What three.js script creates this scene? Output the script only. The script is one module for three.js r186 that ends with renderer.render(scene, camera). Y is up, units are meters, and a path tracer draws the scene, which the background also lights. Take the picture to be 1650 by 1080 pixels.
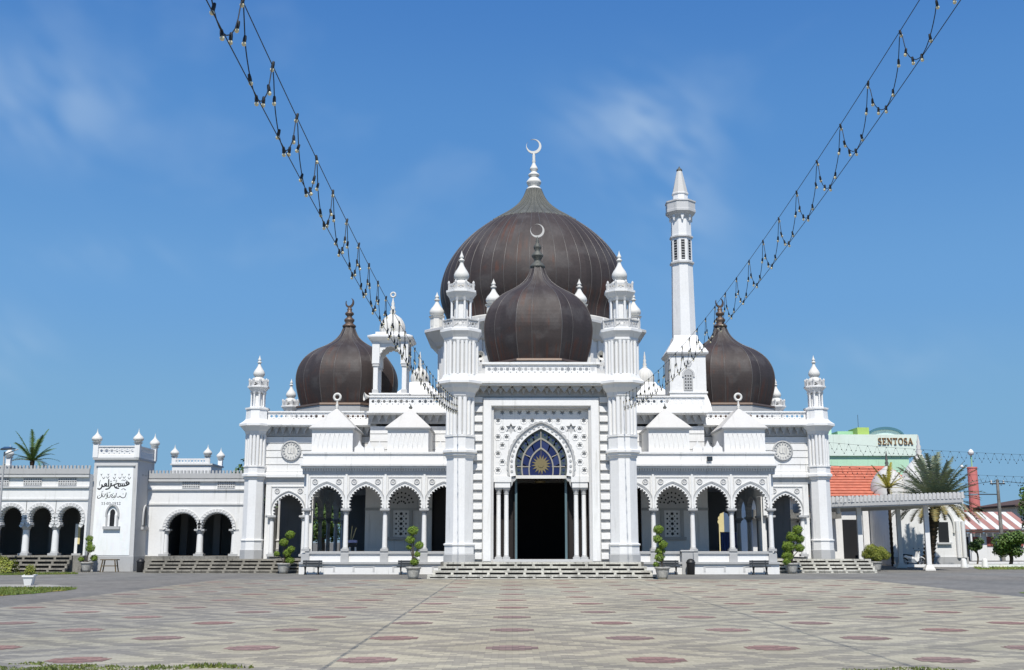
import * as THREE from 'three';
import { mergeGeometries } from 'three/addons/utils/BufferGeometryUtils.js';
import { FontLoader } from 'three/addons/loaders/FontLoader.js';
import { TextGeometry } from 'three/addons/geometries/TextGeometry.js';

// ---------------------------------------------------------------- camera, sky, sun, exposure
const scene = new THREE.Scene();
const camera = new THREE.PerspectiveCamera(33.4, 1024 / 670, 0.1, 3000);
camera.position.set(0, 1.6, 0);
camera.rotation.set(THREE.MathUtils.degToRad(10.48), 0, 0);
const renderer = new THREE.WebGLRenderer({ antialias: true });
renderer.toneMapping = THREE.LinearToneMapping;
renderer.toneMappingExposure = 1.08;
renderer.shadowMap.enabled = true;

let seed = 7;
const rnd = () => { seed = (seed * 1664525 + 1013904223) >>> 0; return seed / 4294967296; };
const rr = (a, b) => a + (b - a) * rnd();
// tileable value noise, period in cells
function hash(x, y, s) { let h = (x * 374761393 + y * 668265263 + s * 982451653) | 0; h = Math.imul(h ^ (h >>> 13), 1274126177); return ((h ^ (h >>> 16)) >>> 0) / 4294967296; }
function vn(x, y, px, py, s) {
  const xi = Math.floor(x), yi = Math.floor(y), fx = x - xi, fy = y - yi, u = fx * fx * (3 - 2 * fx), v = fy * fy * (3 - 2 * fy);
  const m = (a, p) => ((a % p) + p) % p, a = m(xi, px), b = m(xi + 1, px), c = m(yi, py), d = m(yi + 1, py);
  return (hash(a, c, s) * (1 - u) + hash(b, c, s) * u) * (1 - v) + (hash(a, d, s) * (1 - u) + hash(b, d, s) * u) * v;
}
function fbm(u, v, px, py, oct, s) { let a = 0, w = 0.5, t = 0; for (let i = 0; i < oct; i++) { a += w * vn(u * px, v * py, px, py, s + i); t += w; w *= 0.5; px *= 2; py *= 2; } return a / t; }
const mix = (a, b, t) => a + (b - a) * t, clamp = (a, lo = 0, hi = 1) => Math.min(hi, Math.max(lo, a)), sst = (a, b, x) => { const t = clamp((x - a) / (b - a)); return t * t * (3 - 2 * t); };

{ // clear tropical sky with a few thin wisps of cirrus
  const W = 2048, H = 1024, d = new Float32Array(W * H * 4);
  const stops = [[-90, .30, .30, .28], [-3, .30, .34, .36], [0, .235, .43, .62], [6, .200, .408, .640], [12, .150, .352, .660], [20, .098, .272, .600], [28, .064, .205, .530], [50, .036, .120, .380], [90, .026, .085, .300]];
  for (let j = 0; j < H; j++) {
    const el = ((j + .5) / H - .5) * 180; let k = 0; while (k < stops.length - 2 && stops[k + 1][0] < el) k++;
    const t = sst(stops[k][0], stops[k + 1][0], el) * .5 + .5 * clamp((el - stops[k][0]) / (stops[k + 1][0] - stops[k][0]));
    for (let i = 0; i < W; i++) {
      const az = ((i + .5) / W - .25) * 360;            // 0 = straight ahead, positive to the right
      let c = 0;
      if (el > 1) {
        const warp = fbm(i / W, j / H, 10, 10, 3, 5) - .5;
        const streak = fbm(i / W + warp * .012, j / H + warp * .05, 46, 34, 5, 11), fine = fbm(i / W + j / H * .55 + warp * .03, j / H * 1.6 - i / W * .4, 220, 60, 3, 23);
        const near = (a, e, ra, re) => Math.exp(-(((az - a) / ra) ** 2 + ((el - e) / re) ** 2));
        const local = near(6.6, 21.0, 3.4, 2.2) + .8 * near(9.0, 17.6, 2.4, 3.2) + .75 * near(-24.0, 20.5, 3.4, 2.4) + .5 * near(-20.5, 13.6, 3.2, 1.0) + .45 * near(-24.5, 9, 2, 2) + .4 * near(17, 8.6, 6, 1.3);
        c = clamp(local * sst(.34, .74, streak * .55 + fine * .45) * .44) + .10 * sst(.60, .86, streak) * sst(3, 9, el) * sst(80, 40, el);
        c = clamp(c, 0, .6);
      }
      const o = (j * W + i) * 4;
      for (let q = 0; q < 3; q++) d[o + q] = .955 * mix(mix(stops[k][q + 1], stops[k + 1][q + 1], t), [.52, .66, .82][q], c);
      d[o + 3] = 1;
    }
  }
  const sky = new THREE.DataTexture(d, W, H, THREE.RGBAFormat, THREE.FloatType);
  sky.mapping = THREE.EquirectangularReflectionMapping; sky.magFilter = sky.minFilter = THREE.LinearFilter; sky.needsUpdate = true;
  scene.background = sky; scene.environment = sky;
}
const sun = new THREE.DirectionalLight(new THREE.Color(1, .965, .90), 4.7);
{
  const el = 56 * Math.PI / 180, az = -1 * Math.PI / 180;    // straight behind the camera
  sun.position.set(Math.sin(az) * Math.cos(el) * 120, Math.sin(el) * 120, -55 + Math.cos(az) * Math.cos(el) * 120);
  sun.target.position.set(0, 0, -55); scene.add(sun, sun.target);
  sun.castShadow = true; sun.shadow.mapSize.set(4096, 4096); sun.shadow.radius = 1;
  Object.assign(sun.shadow.camera, { left: -60, right: 60, top: 60, bottom: -60, near: 1, far: 320 });
}

// ---------------------------------------------------------------- textures and materials
function tex(w, h, fn, srgb = true) {   // fn(u, v) -> [r, g, b] in 0..1 (sRGB for colour)
  const d = new Uint8Array(w * h * 4);
  for (let j = 0; j < h; j++) for (let i = 0; i < w; i++) { const c = fn((i + .5) / w, (j + .5) / h), o = (j * w + i) * 4; d[o] = clamp(c[0]) * 255; d[o + 1] = clamp(c[1]) * 255; d[o + 2] = clamp(c[2]) * 255; d[o + 3] = 255; }
  const t = new THREE.DataTexture(d, w, h); t.wrapS = t.wrapT = THREE.RepeatWrapping; t.magFilter = THREE.LinearFilter; t.minFilter = THREE.LinearMipmapLinearFilter; t.generateMipmaps = true;
  if (srgb) t.colorSpace = THREE.SRGBColorSpace; t.needsUpdate = true; return t;
}
const rep = (t, x, y = x) => { t.repeat.set(x, y); return t; };
const plasterMap = rep(tex(1024, 1024, (u, v) => {
  const a = fbm(u, v, 5, 5, 5, 3), s = fbm(u, v, 64, 3, 4, 9), f = fbm(u, v, 90, 90, 2, 31);
  const stain = sst(.62, .86, s) * sst(.42, .75, fbm(u, v, 4, 4, 3, 71)) * .14;
  const k = 1 - .045 * a - stain - .03 * f; return [k, k * (1 - .006 * a), k * (1 - .016 * a - stain * .1)];
}), 1 / 6);
const plasterBump = rep(tex(512, 512, (u, v) => { const k = .5 * fbm(u, v, 12, 12, 4, 5) + .5 * fbm(u, v, 120, 120, 2, 8); return [k, k, k]; }, false), 1 / 2.2);
const std = (o) => new THREE.MeshStandardMaterial(o);
const lin = (r, g, b) => new THREE.Color().setRGB(r, g, b);
const paint = (r, g, b, rough = .72) => std({ color: lin(r, g, b), map: plasterMap, bumpMap: plasterBump, bumpScale: .004, roughness: rough });
const concreteMap = rep(tex(512, 512, (u, v) => { const k = .80 + .28 * (fbm(u, v, 6, 6, 5, 4) - .5) + .22 * (fbm(u, v, 80, 80, 2, 6) - .5) - .12 * sst(.6, .8, fbm(u, v, 40, 4, 3, 77)); return [k, k * .99, k * .96]; }), 1 / 3);
const copperMap = tex(2048, 512, (u, v) => {   // weathered copper sheet: brown-black skin, rust-red runs that start at the seams, grey bloom
  const panel = Math.floor(u * 48), w = fbm(u, v, 6, 4, 3, 3) - .5;
  const run = fbm(u, v * .6 + hash(panel, 1, 2), 260, 3, 4, 17), bloom = fbm(u, v, 24, 9, 5, 41), tone = hash(panel, 5, 9);
  const rust = sst(.42, .70, run + .25 * (fbm(u, v, 30, 6, 4, 59) - .5)) * sst(.46, .66, fbm(u, v, 14, 5, 4, 83) + .24 - .75 * v);
  const g = sst(.46, .70, bloom + .16 * (v - .5));
  let c = [.222 + .03 * tone, .192 + .026 * tone, .184 + .025 * tone];
  c = c.map((x, i) => mix(x, [.33, .315, .308][i], .55 * g)); c = c.map((x, i) => mix(x, [.35, .195, .135][i], .74 * rust));
  const f = .9 + .2 * fbm(u, v, 400, 90, 2, 6) + .12 * w; return c.map((x) => x * f);
});
const copperBump = tex(1024, 256, (u, v) => { const k = fbm(u, v, 40, 10, 4, 13); return [k, k, k]; }, false);
const tileMap = rep(tex(512, 512, (u, v) => { const k = .86 + .25 * (fbm(u, v, 9, 9, 5, 12) - .5); return [k, k * .97, k * .95]; }), 1 / 2.5);
const M = {
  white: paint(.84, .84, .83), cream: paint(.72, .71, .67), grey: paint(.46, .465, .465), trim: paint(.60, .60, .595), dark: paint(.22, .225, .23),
  blueGrey: paint(.36, .40, .44), roofPale: paint(.60, .59, .565),
  copper: std({ color: lin(1, 1, 1), map: copperMap, bumpMap: copperBump, bumpScale: .012, roughness: .66, metalness: .08 }),
  copperSmall: std({ color: lin(.13, .092, .07), bumpMap: copperBump, bumpScale: .004, roughness: .48, metalness: .35 }),
  seam: std({ color: lin(.12, .108, .10), roughness: .42, metalness: .2 }),
  lead: std({ color: lin(.19, .20, .19), map: concreteMap, roughness: .62, metalness: .2 }),
  concrete: std({ color: lin(.36, .355, .34), map: concreteMap, bumpMap: plasterBump, bumpScale: .006, roughness: .9 }),
  stepGrey: std({ color: lin(.42, .40, .36), map: concreteMap, bumpMap: plasterBump, bumpScale: .005, roughness: .9 }),
  step: std({ color: lin(.84, .835, .79), map: concreteMap, bumpMap: plasterBump, bumpScale: .005, roughness: .85 }),
  shaded_riser: std({ color: lin(.05, .048, .045), roughness: .95 }),  // near-black puts the shade of the step slots into the colour
  gold: std({ color: lin(.23, .185, .09), roughness: .45, metalness: .3 }),
  muntin: std({ color: lin(.30, .28, .235), roughness: .6 }),
  blueGlass: new THREE.MeshPhysicalMaterial({ color: lin(.012, .014, .075), roughness: .18, clearcoat: .4 }),
  blueGlassLight: new THREE.MeshPhysicalMaterial({ color: lin(.028, .034, .11), roughness: .18, clearcoat: .4 }),
  greyGlass: new THREE.MeshPhysicalMaterial({ color: lin(.06, .08, .085), roughness: .3, clearcoat: .3 }),
  shadedWood: std({ color: lin(.014, .010, .009), roughness: .6 }), tealPaint: std({ color: lin(.10, .16, .18), roughness: .5 }),  // wood tone near black: shade of the portico room put into the colour
  black: std({ color: lin(.012, .012, .013), roughness: .5 }), iron: std({ color: lin(.045, .05, .055), roughness: .55, metalness: .3 }),
  cable: std({ color: lin(.018, .02, .022), roughness: .6 }), bulb: new THREE.MeshPhysicalMaterial({ color: lin(.72, .64, .40), roughness: .12, clearcoat: 1 }),
  pot: std({ color: lin(.60, .60, .59), map: concreteMap, roughness: .8 }), soil: std({ color: lin(.06, .045, .03), roughness: 1 }),
  bark: std({ color: lin(.16, .13, .10), map: concreteMap, roughness: .95 }), palmBark: std({ color: lin(.11, .075, .045), map: concreteMap, roughness: 1 }),
  mint: paint(.50, .76, .55), mintDeep: paint(.33, .58, .36), lime: paint(.40, .56, .14), tealRoof: paint(.06, .17, .22), orange: std({ color: lin(.74, .25, .155), map: tileMap, roughness: .75 }),
  pink: paint(.66, .20, .18), redRoof: std({ color: lin(.38, .12, .10), map: tileMap, roughness: .8 }), brownRoof: std({ color: lin(.12, .075, .06), map: tileMap, roughness: .85 }), letter: std({ color: lin(.24, .12, .03), roughness: .6 }),
  yellow: paint(.74, .62, .30), curtain: std({ color: lin(.20, .27, .62), roughness: .9 }), glassDark: new THREE.MeshPhysicalMaterial({ color: lin(.03, .035, .04), roughness: .1, clearcoat: .6 }),
  aluminium: std({ color: lin(.45, .46, .47), roughness: .4, metalness: .7 }), rubber: std({ color: lin(.02, .02, .02), roughness: .8 }), woodSlat: std({ color: lin(.20, .15, .085), map: concreteMap, roughness: .85 }),
};
const leafMat = (r, g, b) => { const m = std({ color: lin(r, g, b), roughness: .62, side: THREE.DoubleSide, vertexColors: true }); return m; };
const L = { topiary: leafMat(.150, .235, .022), dark: leafMat(.055, .105, .026), mid: leafMat(.085, .150, .030), palm: leafMat(.185, .225, .145), palmDry: leafMat(.22, .19, .075), yellow: leafMat(.30, .27, .03), hedge: leafMat(.20, .23, .03), grass: leafMat(.13, .165, .035) };

// ---------------------------------------------------------------- geometry helpers
const D2 = Math.PI / 180;
function N(g) { const o = g.index ? g.toNonIndexed() : g; for (const k of Object.keys(o.attributes)) if (!['position', 'normal', 'uv'].includes(k)) o.deleteAttribute(k); if (!o.attributes.normal) o.computeVertexNormals(); if (!o.attributes.uv) o.setAttribute('uv', new THREE.BufferAttribute(new Float32Array(o.attributes.position.count * 2), 2)); o.morphAttributes = {}; o.clearGroups(); return o; }
function metric(g) { // uv in metres along the face's own plane
  const p = g.attributes.position, n = g.attributes.normal, u = g.attributes.uv;
  for (let i = 0; i < p.count; i++) { const ax = Math.abs(n.getX(i)), ay = Math.abs(n.getY(i)), az = Math.abs(n.getZ(i)); if (ay > ax && ay > az) u.setXY(i, p.getX(i), p.getZ(i)); else if (ax > az) u.setXY(i, p.getZ(i), p.getY(i)); else u.setXY(i, p.getX(i), p.getY(i)); }
  return g;
}
const merge = (list) => { const a = (Array.isArray(list) ? list : [list]).flat(3).map(N); return metric(a.length > 1 ? mergeGeometries(a) : a[0]); };
const bx = (x0, x1, y0, y1, z0, z1) => new THREE.BoxGeometry(x1 - x0, y1 - y0, z1 - z0).translate((x0 + x1) / 2, (y0 + y1) / 2, (z0 + z1) / 2);
const lathe = (pts, seg = 20) => new THREE.LatheGeometry(pts.map((p) => new THREE.Vector2(p[0], p[1])), seg);
function octa(pts, n = 8) { // faceted prism with a face to the front; pts give apothem and height
  const k = 1 / Math.cos(Math.PI / n), g = new THREE.LatheGeometry(pts.map((p) => new THREE.Vector2(p[0] * k, p[1])), n, Math.PI / n).toNonIndexed(); g.computeVertexNormals(); return g;
}
const cyl = (r0, r1, y0, y1, seg = 12, x = 0, z = 0) => new THREE.CylinderGeometry(r1, r0, y1 - y0, seg).translate(x, (y0 + y1) / 2, z);
function shapeOf(pts) { const s = new THREE.Shape(); pts.forEach((p, i) => i ? s.lineTo(p[0], p[1]) : s.moveTo(p[0], p[1])); s.closePath(); return s; }
function pathOf(pts) { const s = new THREE.Path(); pts.forEach((p, i) => i ? s.lineTo(p[0], p[1]) : s.moveTo(p[0], p[1])); s.closePath(); return s; }
const ext = (shape, depth, z0 = 0, bevel = 0) => new THREE.ExtrudeGeometry(shape, { depth: depth - 2 * bevel, bevelEnabled: bevel > 0, bevelThickness: bevel, bevelSize: bevel, bevelOffset: -bevel, bevelSegments: 1, curveSegments: 6 }).translate(0, 0, z0 + bevel);
function rod(a, b, r0, r1 = r0, seg = 8) { const A = new THREE.Vector3(...a), B = new THREE.Vector3(...b), d = B.clone().sub(A), g = new THREE.CylinderGeometry(r1, r0, d.length(), seg); g.applyQuaternion(new THREE.Quaternion().setFromUnitVectors(new THREE.Vector3(0, 1, 0), d.normalize())); return g.translate((A.x + B.x) / 2, (A.y + B.y) / 2, (A.z + B.z) / 2); }
const tube = (pts, r, n = 24, seg = 6) => new THREE.TubeGeometry(new THREE.CatmullRomCurve3(pts.map((p) => new THREE.Vector3(...p))), n, r, seg);
function archCurve(w, ys, ya, kind = 'ogive') {
  const out = [], h = ya - ys, n = 22;
  if (kind === 'round') { const r = Math.max(w / 2 * 1.12, h * .56), yc = ya - r, a0 = Math.PI + Math.asin(clamp((yc - ys) / r, -.9, .9)), a1 = -Math.asin(clamp((yc - ys) / r, -.9, .9)); for (let i = 0; i <= 2 * n; i++) { const a = mix(a0, a1, i / (2 * n)); out.push([r * Math.cos(a), yc + r * Math.sin(a)]); } return out; }
  const p = [[-w / 2, ys], [-w / 2 * 1.20, ys + .60 * h], [-w * .31, ya - .15 * h], [0, ya]];
  for (let i = 0; i <= n; i++) { const t = i / n, q = 1 - t; out.push([0, 1].map((k) => q * q * q * p[0][k] + 3 * q * q * t * p[1][k] + 3 * q * t * t * p[2][k] + t * t * t * p[3][k])); }
  for (let i = n - 1; i >= 0; i--) out.push([-out[i][0], out[i][1]]); return out;
}
function resample(p, n) { const s = [0]; for (let i = 1; i < p.length; i++) s.push(s[i - 1] + Math.hypot(p[i][0] - p[i - 1][0], p[i][1] - p[i - 1][1])); const T = s[s.length - 1], o = []; let k = 0; for (let i = 0; i <= n; i++) { const d = T * i / n; while (k < s.length - 2 && s[k + 1] < d) k++; const t = (d - s[k]) / (s[k + 1] - s[k] || 1); o.push([mix(p[k][0], p[k + 1][0], t), mix(p[k][1], p[k + 1][1], t)]); } return o; }
function offs(p, d) { return p.map((q, i) => { const a = p[Math.max(0, i - 1)], b = p[Math.min(p.length - 1, i + 1)], l = Math.hypot(b[0] - a[0], b[1] - a[1]) || 1; return [q[0] - (b[1] - a[1]) / l * d, q[1] + (b[0] - a[0]) / l * d]; }); }
function scallop(p, n, dep) { const r = resample(p, n), o = []; for (let i = 0; i < n; i++) { const a = r[i], b = r[i + 1], l = Math.hypot(b[0] - a[0], b[1] - a[1]); for (let k = 0; k < 5; k++) { const t = k / 5, s = Math.sqrt(Math.sin(Math.PI * t)) * dep; o.push([mix(a[0], b[0], t) - (b[1] - a[1]) / l * s, mix(a[1], b[1], t) + (b[0] - a[0]) / l * s]); } } o.push(r[n]); return o; }
// wall panel whose lower edge is a cusped arch
function archPanel(W, w, ys, ya, yt, depth, z0, nc = 19, dep = .07, kind = 'ogive') { const c = scallop(archCurve(w, ys, ya, kind), nc, dep); return ext(shapeOf([[-W / 2, ys], ...c, [W / 2, ys], [W / 2, yt], [-W / 2, yt]]), depth, z0); }
function archRing(w, ys, ya, a, b, depth, z0, kind = 'ogive') { const c = archCurve(w, ys, ya, kind); return ext(shapeOf([...offs(c, b), ...offs(c, a).reverse()]), depth, z0); }
const circ = (x, y, r, n = 8, ph = 0) => Array.from({ length: n }, (_, i) => [x + r * Math.cos(ph + i * 2 * Math.PI / n), y + r * Math.sin(ph + i * 2 * Math.PI / n)]);
const star = (x, y, r, k = .52, n = 6, ph = Math.PI / 6) => Array.from({ length: n * 2 }, (_, i) => { const q = i % 2 ? r * k : r; return [x + q * Math.cos(ph + i * Math.PI / n), y + q * Math.sin(ph + i * Math.PI / n)]; });
function lattice(W, H, d = .07) { // pierced balustrade panel, base at y = 0, centred on x
  const s = shapeOf([[-W / 2, 0], [W / 2, 0], [W / 2, H], [-W / 2, H]]), p = H * .62, n = Math.max(1, Math.round((W - .12) / p)), q = (W - .1) / n;
  for (let i = 0; i < n; i++) { const x = -W / 2 + .05 + q * (i + .5); s.holes.push(pathOf(i % 4 === 1 ? star(x, H * .52, H * .27, .62) : circ(x, H * .52, H * .19, 6, 0))); if (i < n - 1) { s.holes.push(pathOf(circ(x + q / 2, H * .83, H * .085, 3, -Math.PI / 2))); s.holes.push(pathOf(circ(x + q / 2, H * .20, H * .10, 3, Math.PI / 2))); s.holes.push(pathOf(circ(x + q / 2, H * .52, H * .085, 4))); } }
  return ext(s, d, -d / 2);
}
const onion = (R, y0, H) => [[.62 * R, 0], [.72 * R, .015], [.70 * R, .05], [.92 * R, .10], [R, .17], [.97 * R, .24], [.80 * R, .33], [.54 * R, .42], [.34 * R, .51], [.24 * R, .58], [.20 * R, .64], [.36 * R, .665], [.40 * R, .69], [.30 * R, .715], [.17 * R, .74], [.26 * R, .77], [.30 * R, .80], [.22 * R, .84], [.12 * R, .90], [.05 * R, .96], [.005, 1]].map(([r, h]) => [r, y0 + h * H]);
// ---------------------------------------------------------------- scene-graph helpers
const used = new Map();
const numbered = (n) => { const k = used.get(n) || 0; used.set(n, k + 1); return k ? `${n}_${String(k).padStart(3, '0')}` : n; };
function thing(name, label, category, [x, y, z] = [0, 0, 0], turn = 0, group) { const o = new THREE.Group(); o.name = numbered(name); o.position.set(x, y, z); o.rotation.y = turn; o.userData = { label, category }; if (group) o.userData.group = group; scene.add(o); return o; }
function mesh(parent, name, geo, mat, pos, turn) { const m = new THREE.Mesh(geo, mat); m.name = name; m.castShadow = m.receiveShadow = true; if (pos) m.position.set(...pos); if (turn) m.rotation.y = turn; parent.add(m); return m; }
const part = (parent, name, list, mat, pos, turn) => mesh(parent, name, merge(list), mat, pos, turn);
const keep = (parent, name, geo, mat, pos, turn) => mesh(parent, name, N(geo), mat, pos, turn);   // keeps the geometry's own uv
function sub(parent, name, pos = [0, 0, 0], turn = 0) { const g = new THREE.Group(); g.name = name; g.position.set(...pos); g.rotation.y = turn; parent.add(g); return g; }
function struct(name, list, mat) { const m = part(scene, numbered(name), list, mat); m.userData = { kind: 'structure' }; return m; }
function copy(o, pos, label, turn = 0) { const c = o.clone(); c.name = numbered(o.name.replace(/_\d{3}$/, '')); c.userData = { ...o.userData, label }; c.position.set(...pos); c.rotation.y = turn; scene.add(c); return c; }
// leaves: many small folded faces, tone varied per leaf
function leaves(list) { // list of [x,y,z, nx,ny,nz, size, tone]
  const n = list.length, p = new Float32Array(n * 12 * 1.5), nm = new Float32Array(n * 18), c = new Float32Array(n * 18), uv = new Float32Array(n * 12); let o = 0;
  const a = new THREE.Vector3(), t = new THREE.Vector3(), b = new THREE.Vector3();
  const P = new Float32Array(n * 18);
  for (const [x, y, z, nx, ny, nz, s, tone] of list) {
    a.set(nx, ny, nz).normalize(); t.set(rr(-1, 1), rr(-1, 1), rr(-1, 1)).cross(a).normalize(); b.crossVectors(a, t);
    const w = s * .34, q = [[-t.x * s / 2, -t.y * s / 2, -t.z * s / 2], [b.x * w, b.y * w, b.z * w], [t.x * s / 2, t.y * s / 2, t.z * s / 2], [-b.x * w, -b.y * w, -b.z * w]];
    for (const i of [0, 1, 2, 0, 2, 3]) { const e = (i === 1 || i === 3) ? s * .10 : 0; P[o] = x + q[i][0] + a.x * e; P[o + 1] = y + q[i][1] + a.y * e; P[o + 2] = z + q[i][2] + a.z * e; nm[o] = a.x; nm[o + 1] = a.y; nm[o + 2] = a.z; c[o] = tone[0]; c[o + 1] = tone[1]; c[o + 2] = tone[2]; o += 3; }
  }
  const g = new THREE.BufferGeometry(); g.setAttribute('position', new THREE.BufferAttribute(P, 3)); g.setAttribute('normal', new THREE.BufferAttribute(nm, 3)); g.setAttribute('uv', new THREE.BufferAttribute(uv, 2)); g.setAttribute('color', new THREE.BufferAttribute(c, 3)); g.computeVertexNormals(); return g;
}
const tone = (k = .35) => { const v = 1 + rr(-k, k), y = rr(-.12, .16); return [v * (1 + y), v, v * (1 - y)]; };
function blob(out, cx, cy, cz, R, n, size, flat = 1, shell = .55) { for (let i = 0; i < n; i++) { const z = rr(-1, 1), a = rr(0, 6.283), q = Math.sqrt(1 - z * z), d = R * Math.cbrt(rr(shell ** 3, 1)) * (1 + .10 * Math.sin(a * 3 + z * 5)); const nx = q * Math.cos(a), ny = z, nz = q * Math.sin(a); out.push([cx + nx * d, cy + ny * d * flat, cz + nz * d, nx + rr(-.7, .7), ny + rr(-.5, .9), nz + rr(-.7, .7), size * rr(.7, 1.3), tone()]); } return out; }

// ================================================================ the ground
const groundMat = std({ color: lin(.20, .19, .165), map: concreteMap, roughness: 1 });
struct('ground', bx(-600, 600, -.5, -.012, -1400, 60), groundMat);
const greyPaver = rep(tex(1024, 1024, (u, v) => { // small grey block pavers, 10 x 20 cm, 4 m tile
  const row = Math.floor(v * 40), x = u * 20 + (row % 2) * .5, col = Math.floor(x), fx = x - col, fy = v * 40 - row, j = (fx < .035 || fy < .07) ? .80 : 1;
  const k = (.60 + .10 * (hash(col % 20, row, 3) - .5) + .12 * (fbm(u, v, 4, 4, 4, 21) - .5) + .06 * (fbm(u, v, 90, 90, 2, 2) - .5)) * j; return [k * .765, k * .75, k * .715];
}), 1 / 4);
const PX = 3.97, PZ = 3.53;
const inlaid = tex(2048, 2048, (u, v) => { // buff and grey pavers laid as diamonds, one repeat; every paver has one colour
  const rows = 36, cols = 20, row = Math.floor(v * rows), x = u * cols + (row % 2) * .5, col = Math.floor(x), fx = x - col, fy = v * rows - row;
  const cu = (((col + .5 - (row % 2) * .5) / cols) % 1 + 1) % 1, cv = (row + .5) / rows;
  let d = 9; for (const [a, b] of [[0, 0], [1, 0], [0, 1], [1, 1], [.5, .5]]) d = Math.min(d, Math.abs(cu - a) * 2 + Math.abs(cv - b) * 2);
  const n = hash(col % cols, row, 7), buff = d < .60 + .10 * (n - .5) || (d > .86 && n > .25), j = (fx < .04 || fy < .07) ? .91 : 1;
  const t = 1 + .11 * (hash(col % cols, row, 13) - .5) + .16 * (fbm(u, v, 3, 3, 4, 33) - .5) + .07 * (fbm(u, v, 160, 160, 2, 3) - .5);
  return (buff ? [.650, .622, .540] : [.545, .522, .468]).map((c) => c * t * j);
});
inlaid.repeat.set(1 / PX, 1 / PZ);
const paverBump = rep(tex(512, 512, (u, v) => { const row = Math.floor(v * 20), x = u * 10 + (row % 2) * .5, fx = x - Math.floor(x), fy = v * 20 - row, k = (fx < .05 || fy < .09) ? .1 : .75 + .25 * hash(Math.floor(x) % 10, row, 4); return [k, k, k]; }, false), 1 / 2);
function sheet(x0, x1, D0, D1, y, nx, nz, vary, grime = 0) { // a ground sheet with uneven wear in its colour
  const g = new THREE.PlaneGeometry(x1 - x0, D1 - D0, nx, nz).rotateX(-Math.PI / 2).translate((x0 + x1) / 2, y, -(D0 + D1) / 2), p = g.attributes.position, c = new Float32Array(p.count * 3);
  for (let i = 0; i < p.count; i++) { const x = p.getX(i), z = p.getZ(i), a = fbm((x + 200) / 64, (z + 200) / 64, 16, 16, 4, 91), b = fbm((x + 200) / 64, (z + 200) / 64, 48, 48, 3, 17), k = 1 + vary * (a - .5) + vary * .6 * (b - .5), w = .10 * (fbm((x + 90) / 64, (z + 300) / 64, 10, 10, 3, 45) - .5); const g = grime * sst(.42, .60, a * .55 + b * .35 + clamp((-x - 4.5) / 22, -.2, .22)); c[i * 3] = k * (1 + w) * (1 - .26 * g); c[i * 3 + 1] = k * (1 - .25 * g); c[i * 3 + 2] = k * (1 - w) * (1 - .19 * g); }   // tyre grime in uneven patches, most of it on the driven left side
  const o = N(g); metric(o); const q = g.index, cc = new Float32Array(q.count * 3); for (let i = 0; i < q.count; i++) for (let e = 0; e < 3; e++) cc[i * 3 + e] = c[q.getX(i) * 3 + e]; o.setAttribute('color', new THREE.BufferAttribute(cc, 3)); return o;
}
const apron = mesh(scene, 'plaza_apron', sheet(-60, 60, -12, 74, -.004, 90, 70, .32), std({ map: greyPaver, bumpMap: paverBump, bumpScale: .004, roughness: .92, vertexColors: true })); apron.userData = { kind: 'structure' };
const plaza = mesh(scene, 'plaza', sheet(-12.6, 15, 2, 49.2, 0, 110, 180, .44, 1), std({ map: inlaid, bumpMap: paverBump, bumpScale: .004, roughness: .92, vertexColors: true })); plaza.userData = { kind: 'structure' };
{ // red paver medallions at the lattice points of the diamonds
  const redMap = rep(tex(512, 512, (u, v) => { const row = Math.floor(v * 20), x = u * 10 + (row % 2) * .5, col = Math.floor(x), fx = x - col, fy = v * 20 - row, k = (.94 + .26 * (hash(col % 10, row, 3) - .5) + .1 * (fbm(u, v, 20, 20, 3, 5) - .5)) * ((fx < .05 || fy < .09) ? .84 : 1); return [.600 * k, .490 * k, .458 * k]; }), 1 / 2);
  const reds = [0, 1, 2].map((i) => std({ map: redMap, color: lin(...[[.93, .93, .93], [.80, .84, .84], [.86, .80, .78]][i]), bumpMap: paverBump, bumpScale: .004, roughness: .92 }));
  const oct = merge(new THREE.ShapeGeometry(shapeOf([[-.2, -.40], [.2, -.40], [.2, -.3], [.3, -.3], [.3, -.2], [.4, -.2], [.4, .2], [.3, .2], [.3, .3], [.2, .3], [.2, .40], [-.2, .40], [-.2, .3], [-.3, .3], [-.3, .2], [-.4, .2], [-.4, -.2], [-.3, -.2], [-.3, -.3], [-.2, -.3]])).rotateX(-Math.PI / 2));
  for (let i = -4; i <= 4; i++) for (let j = 1; j < 28; j++) { const x = PX * (i + (j % 2) * .5), D = PZ * (j * .5); if (x < -12 || x > 14.4 || D < 12 || D > 48.6) continue; mesh(plaza, 'paving_medallion', oct, reds[Math.floor(rnd() * 3)], [x, .004, -D]); }
}
// ================================================================ the mosque; local x from its axis, local z = 60 - distance
const mosque = thing('mosque', 'white mosque with dark copper onion domes, a central portico and one slender minaret', 'mosque', [1.35, 0, -60]);
const FL = .70;
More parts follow.
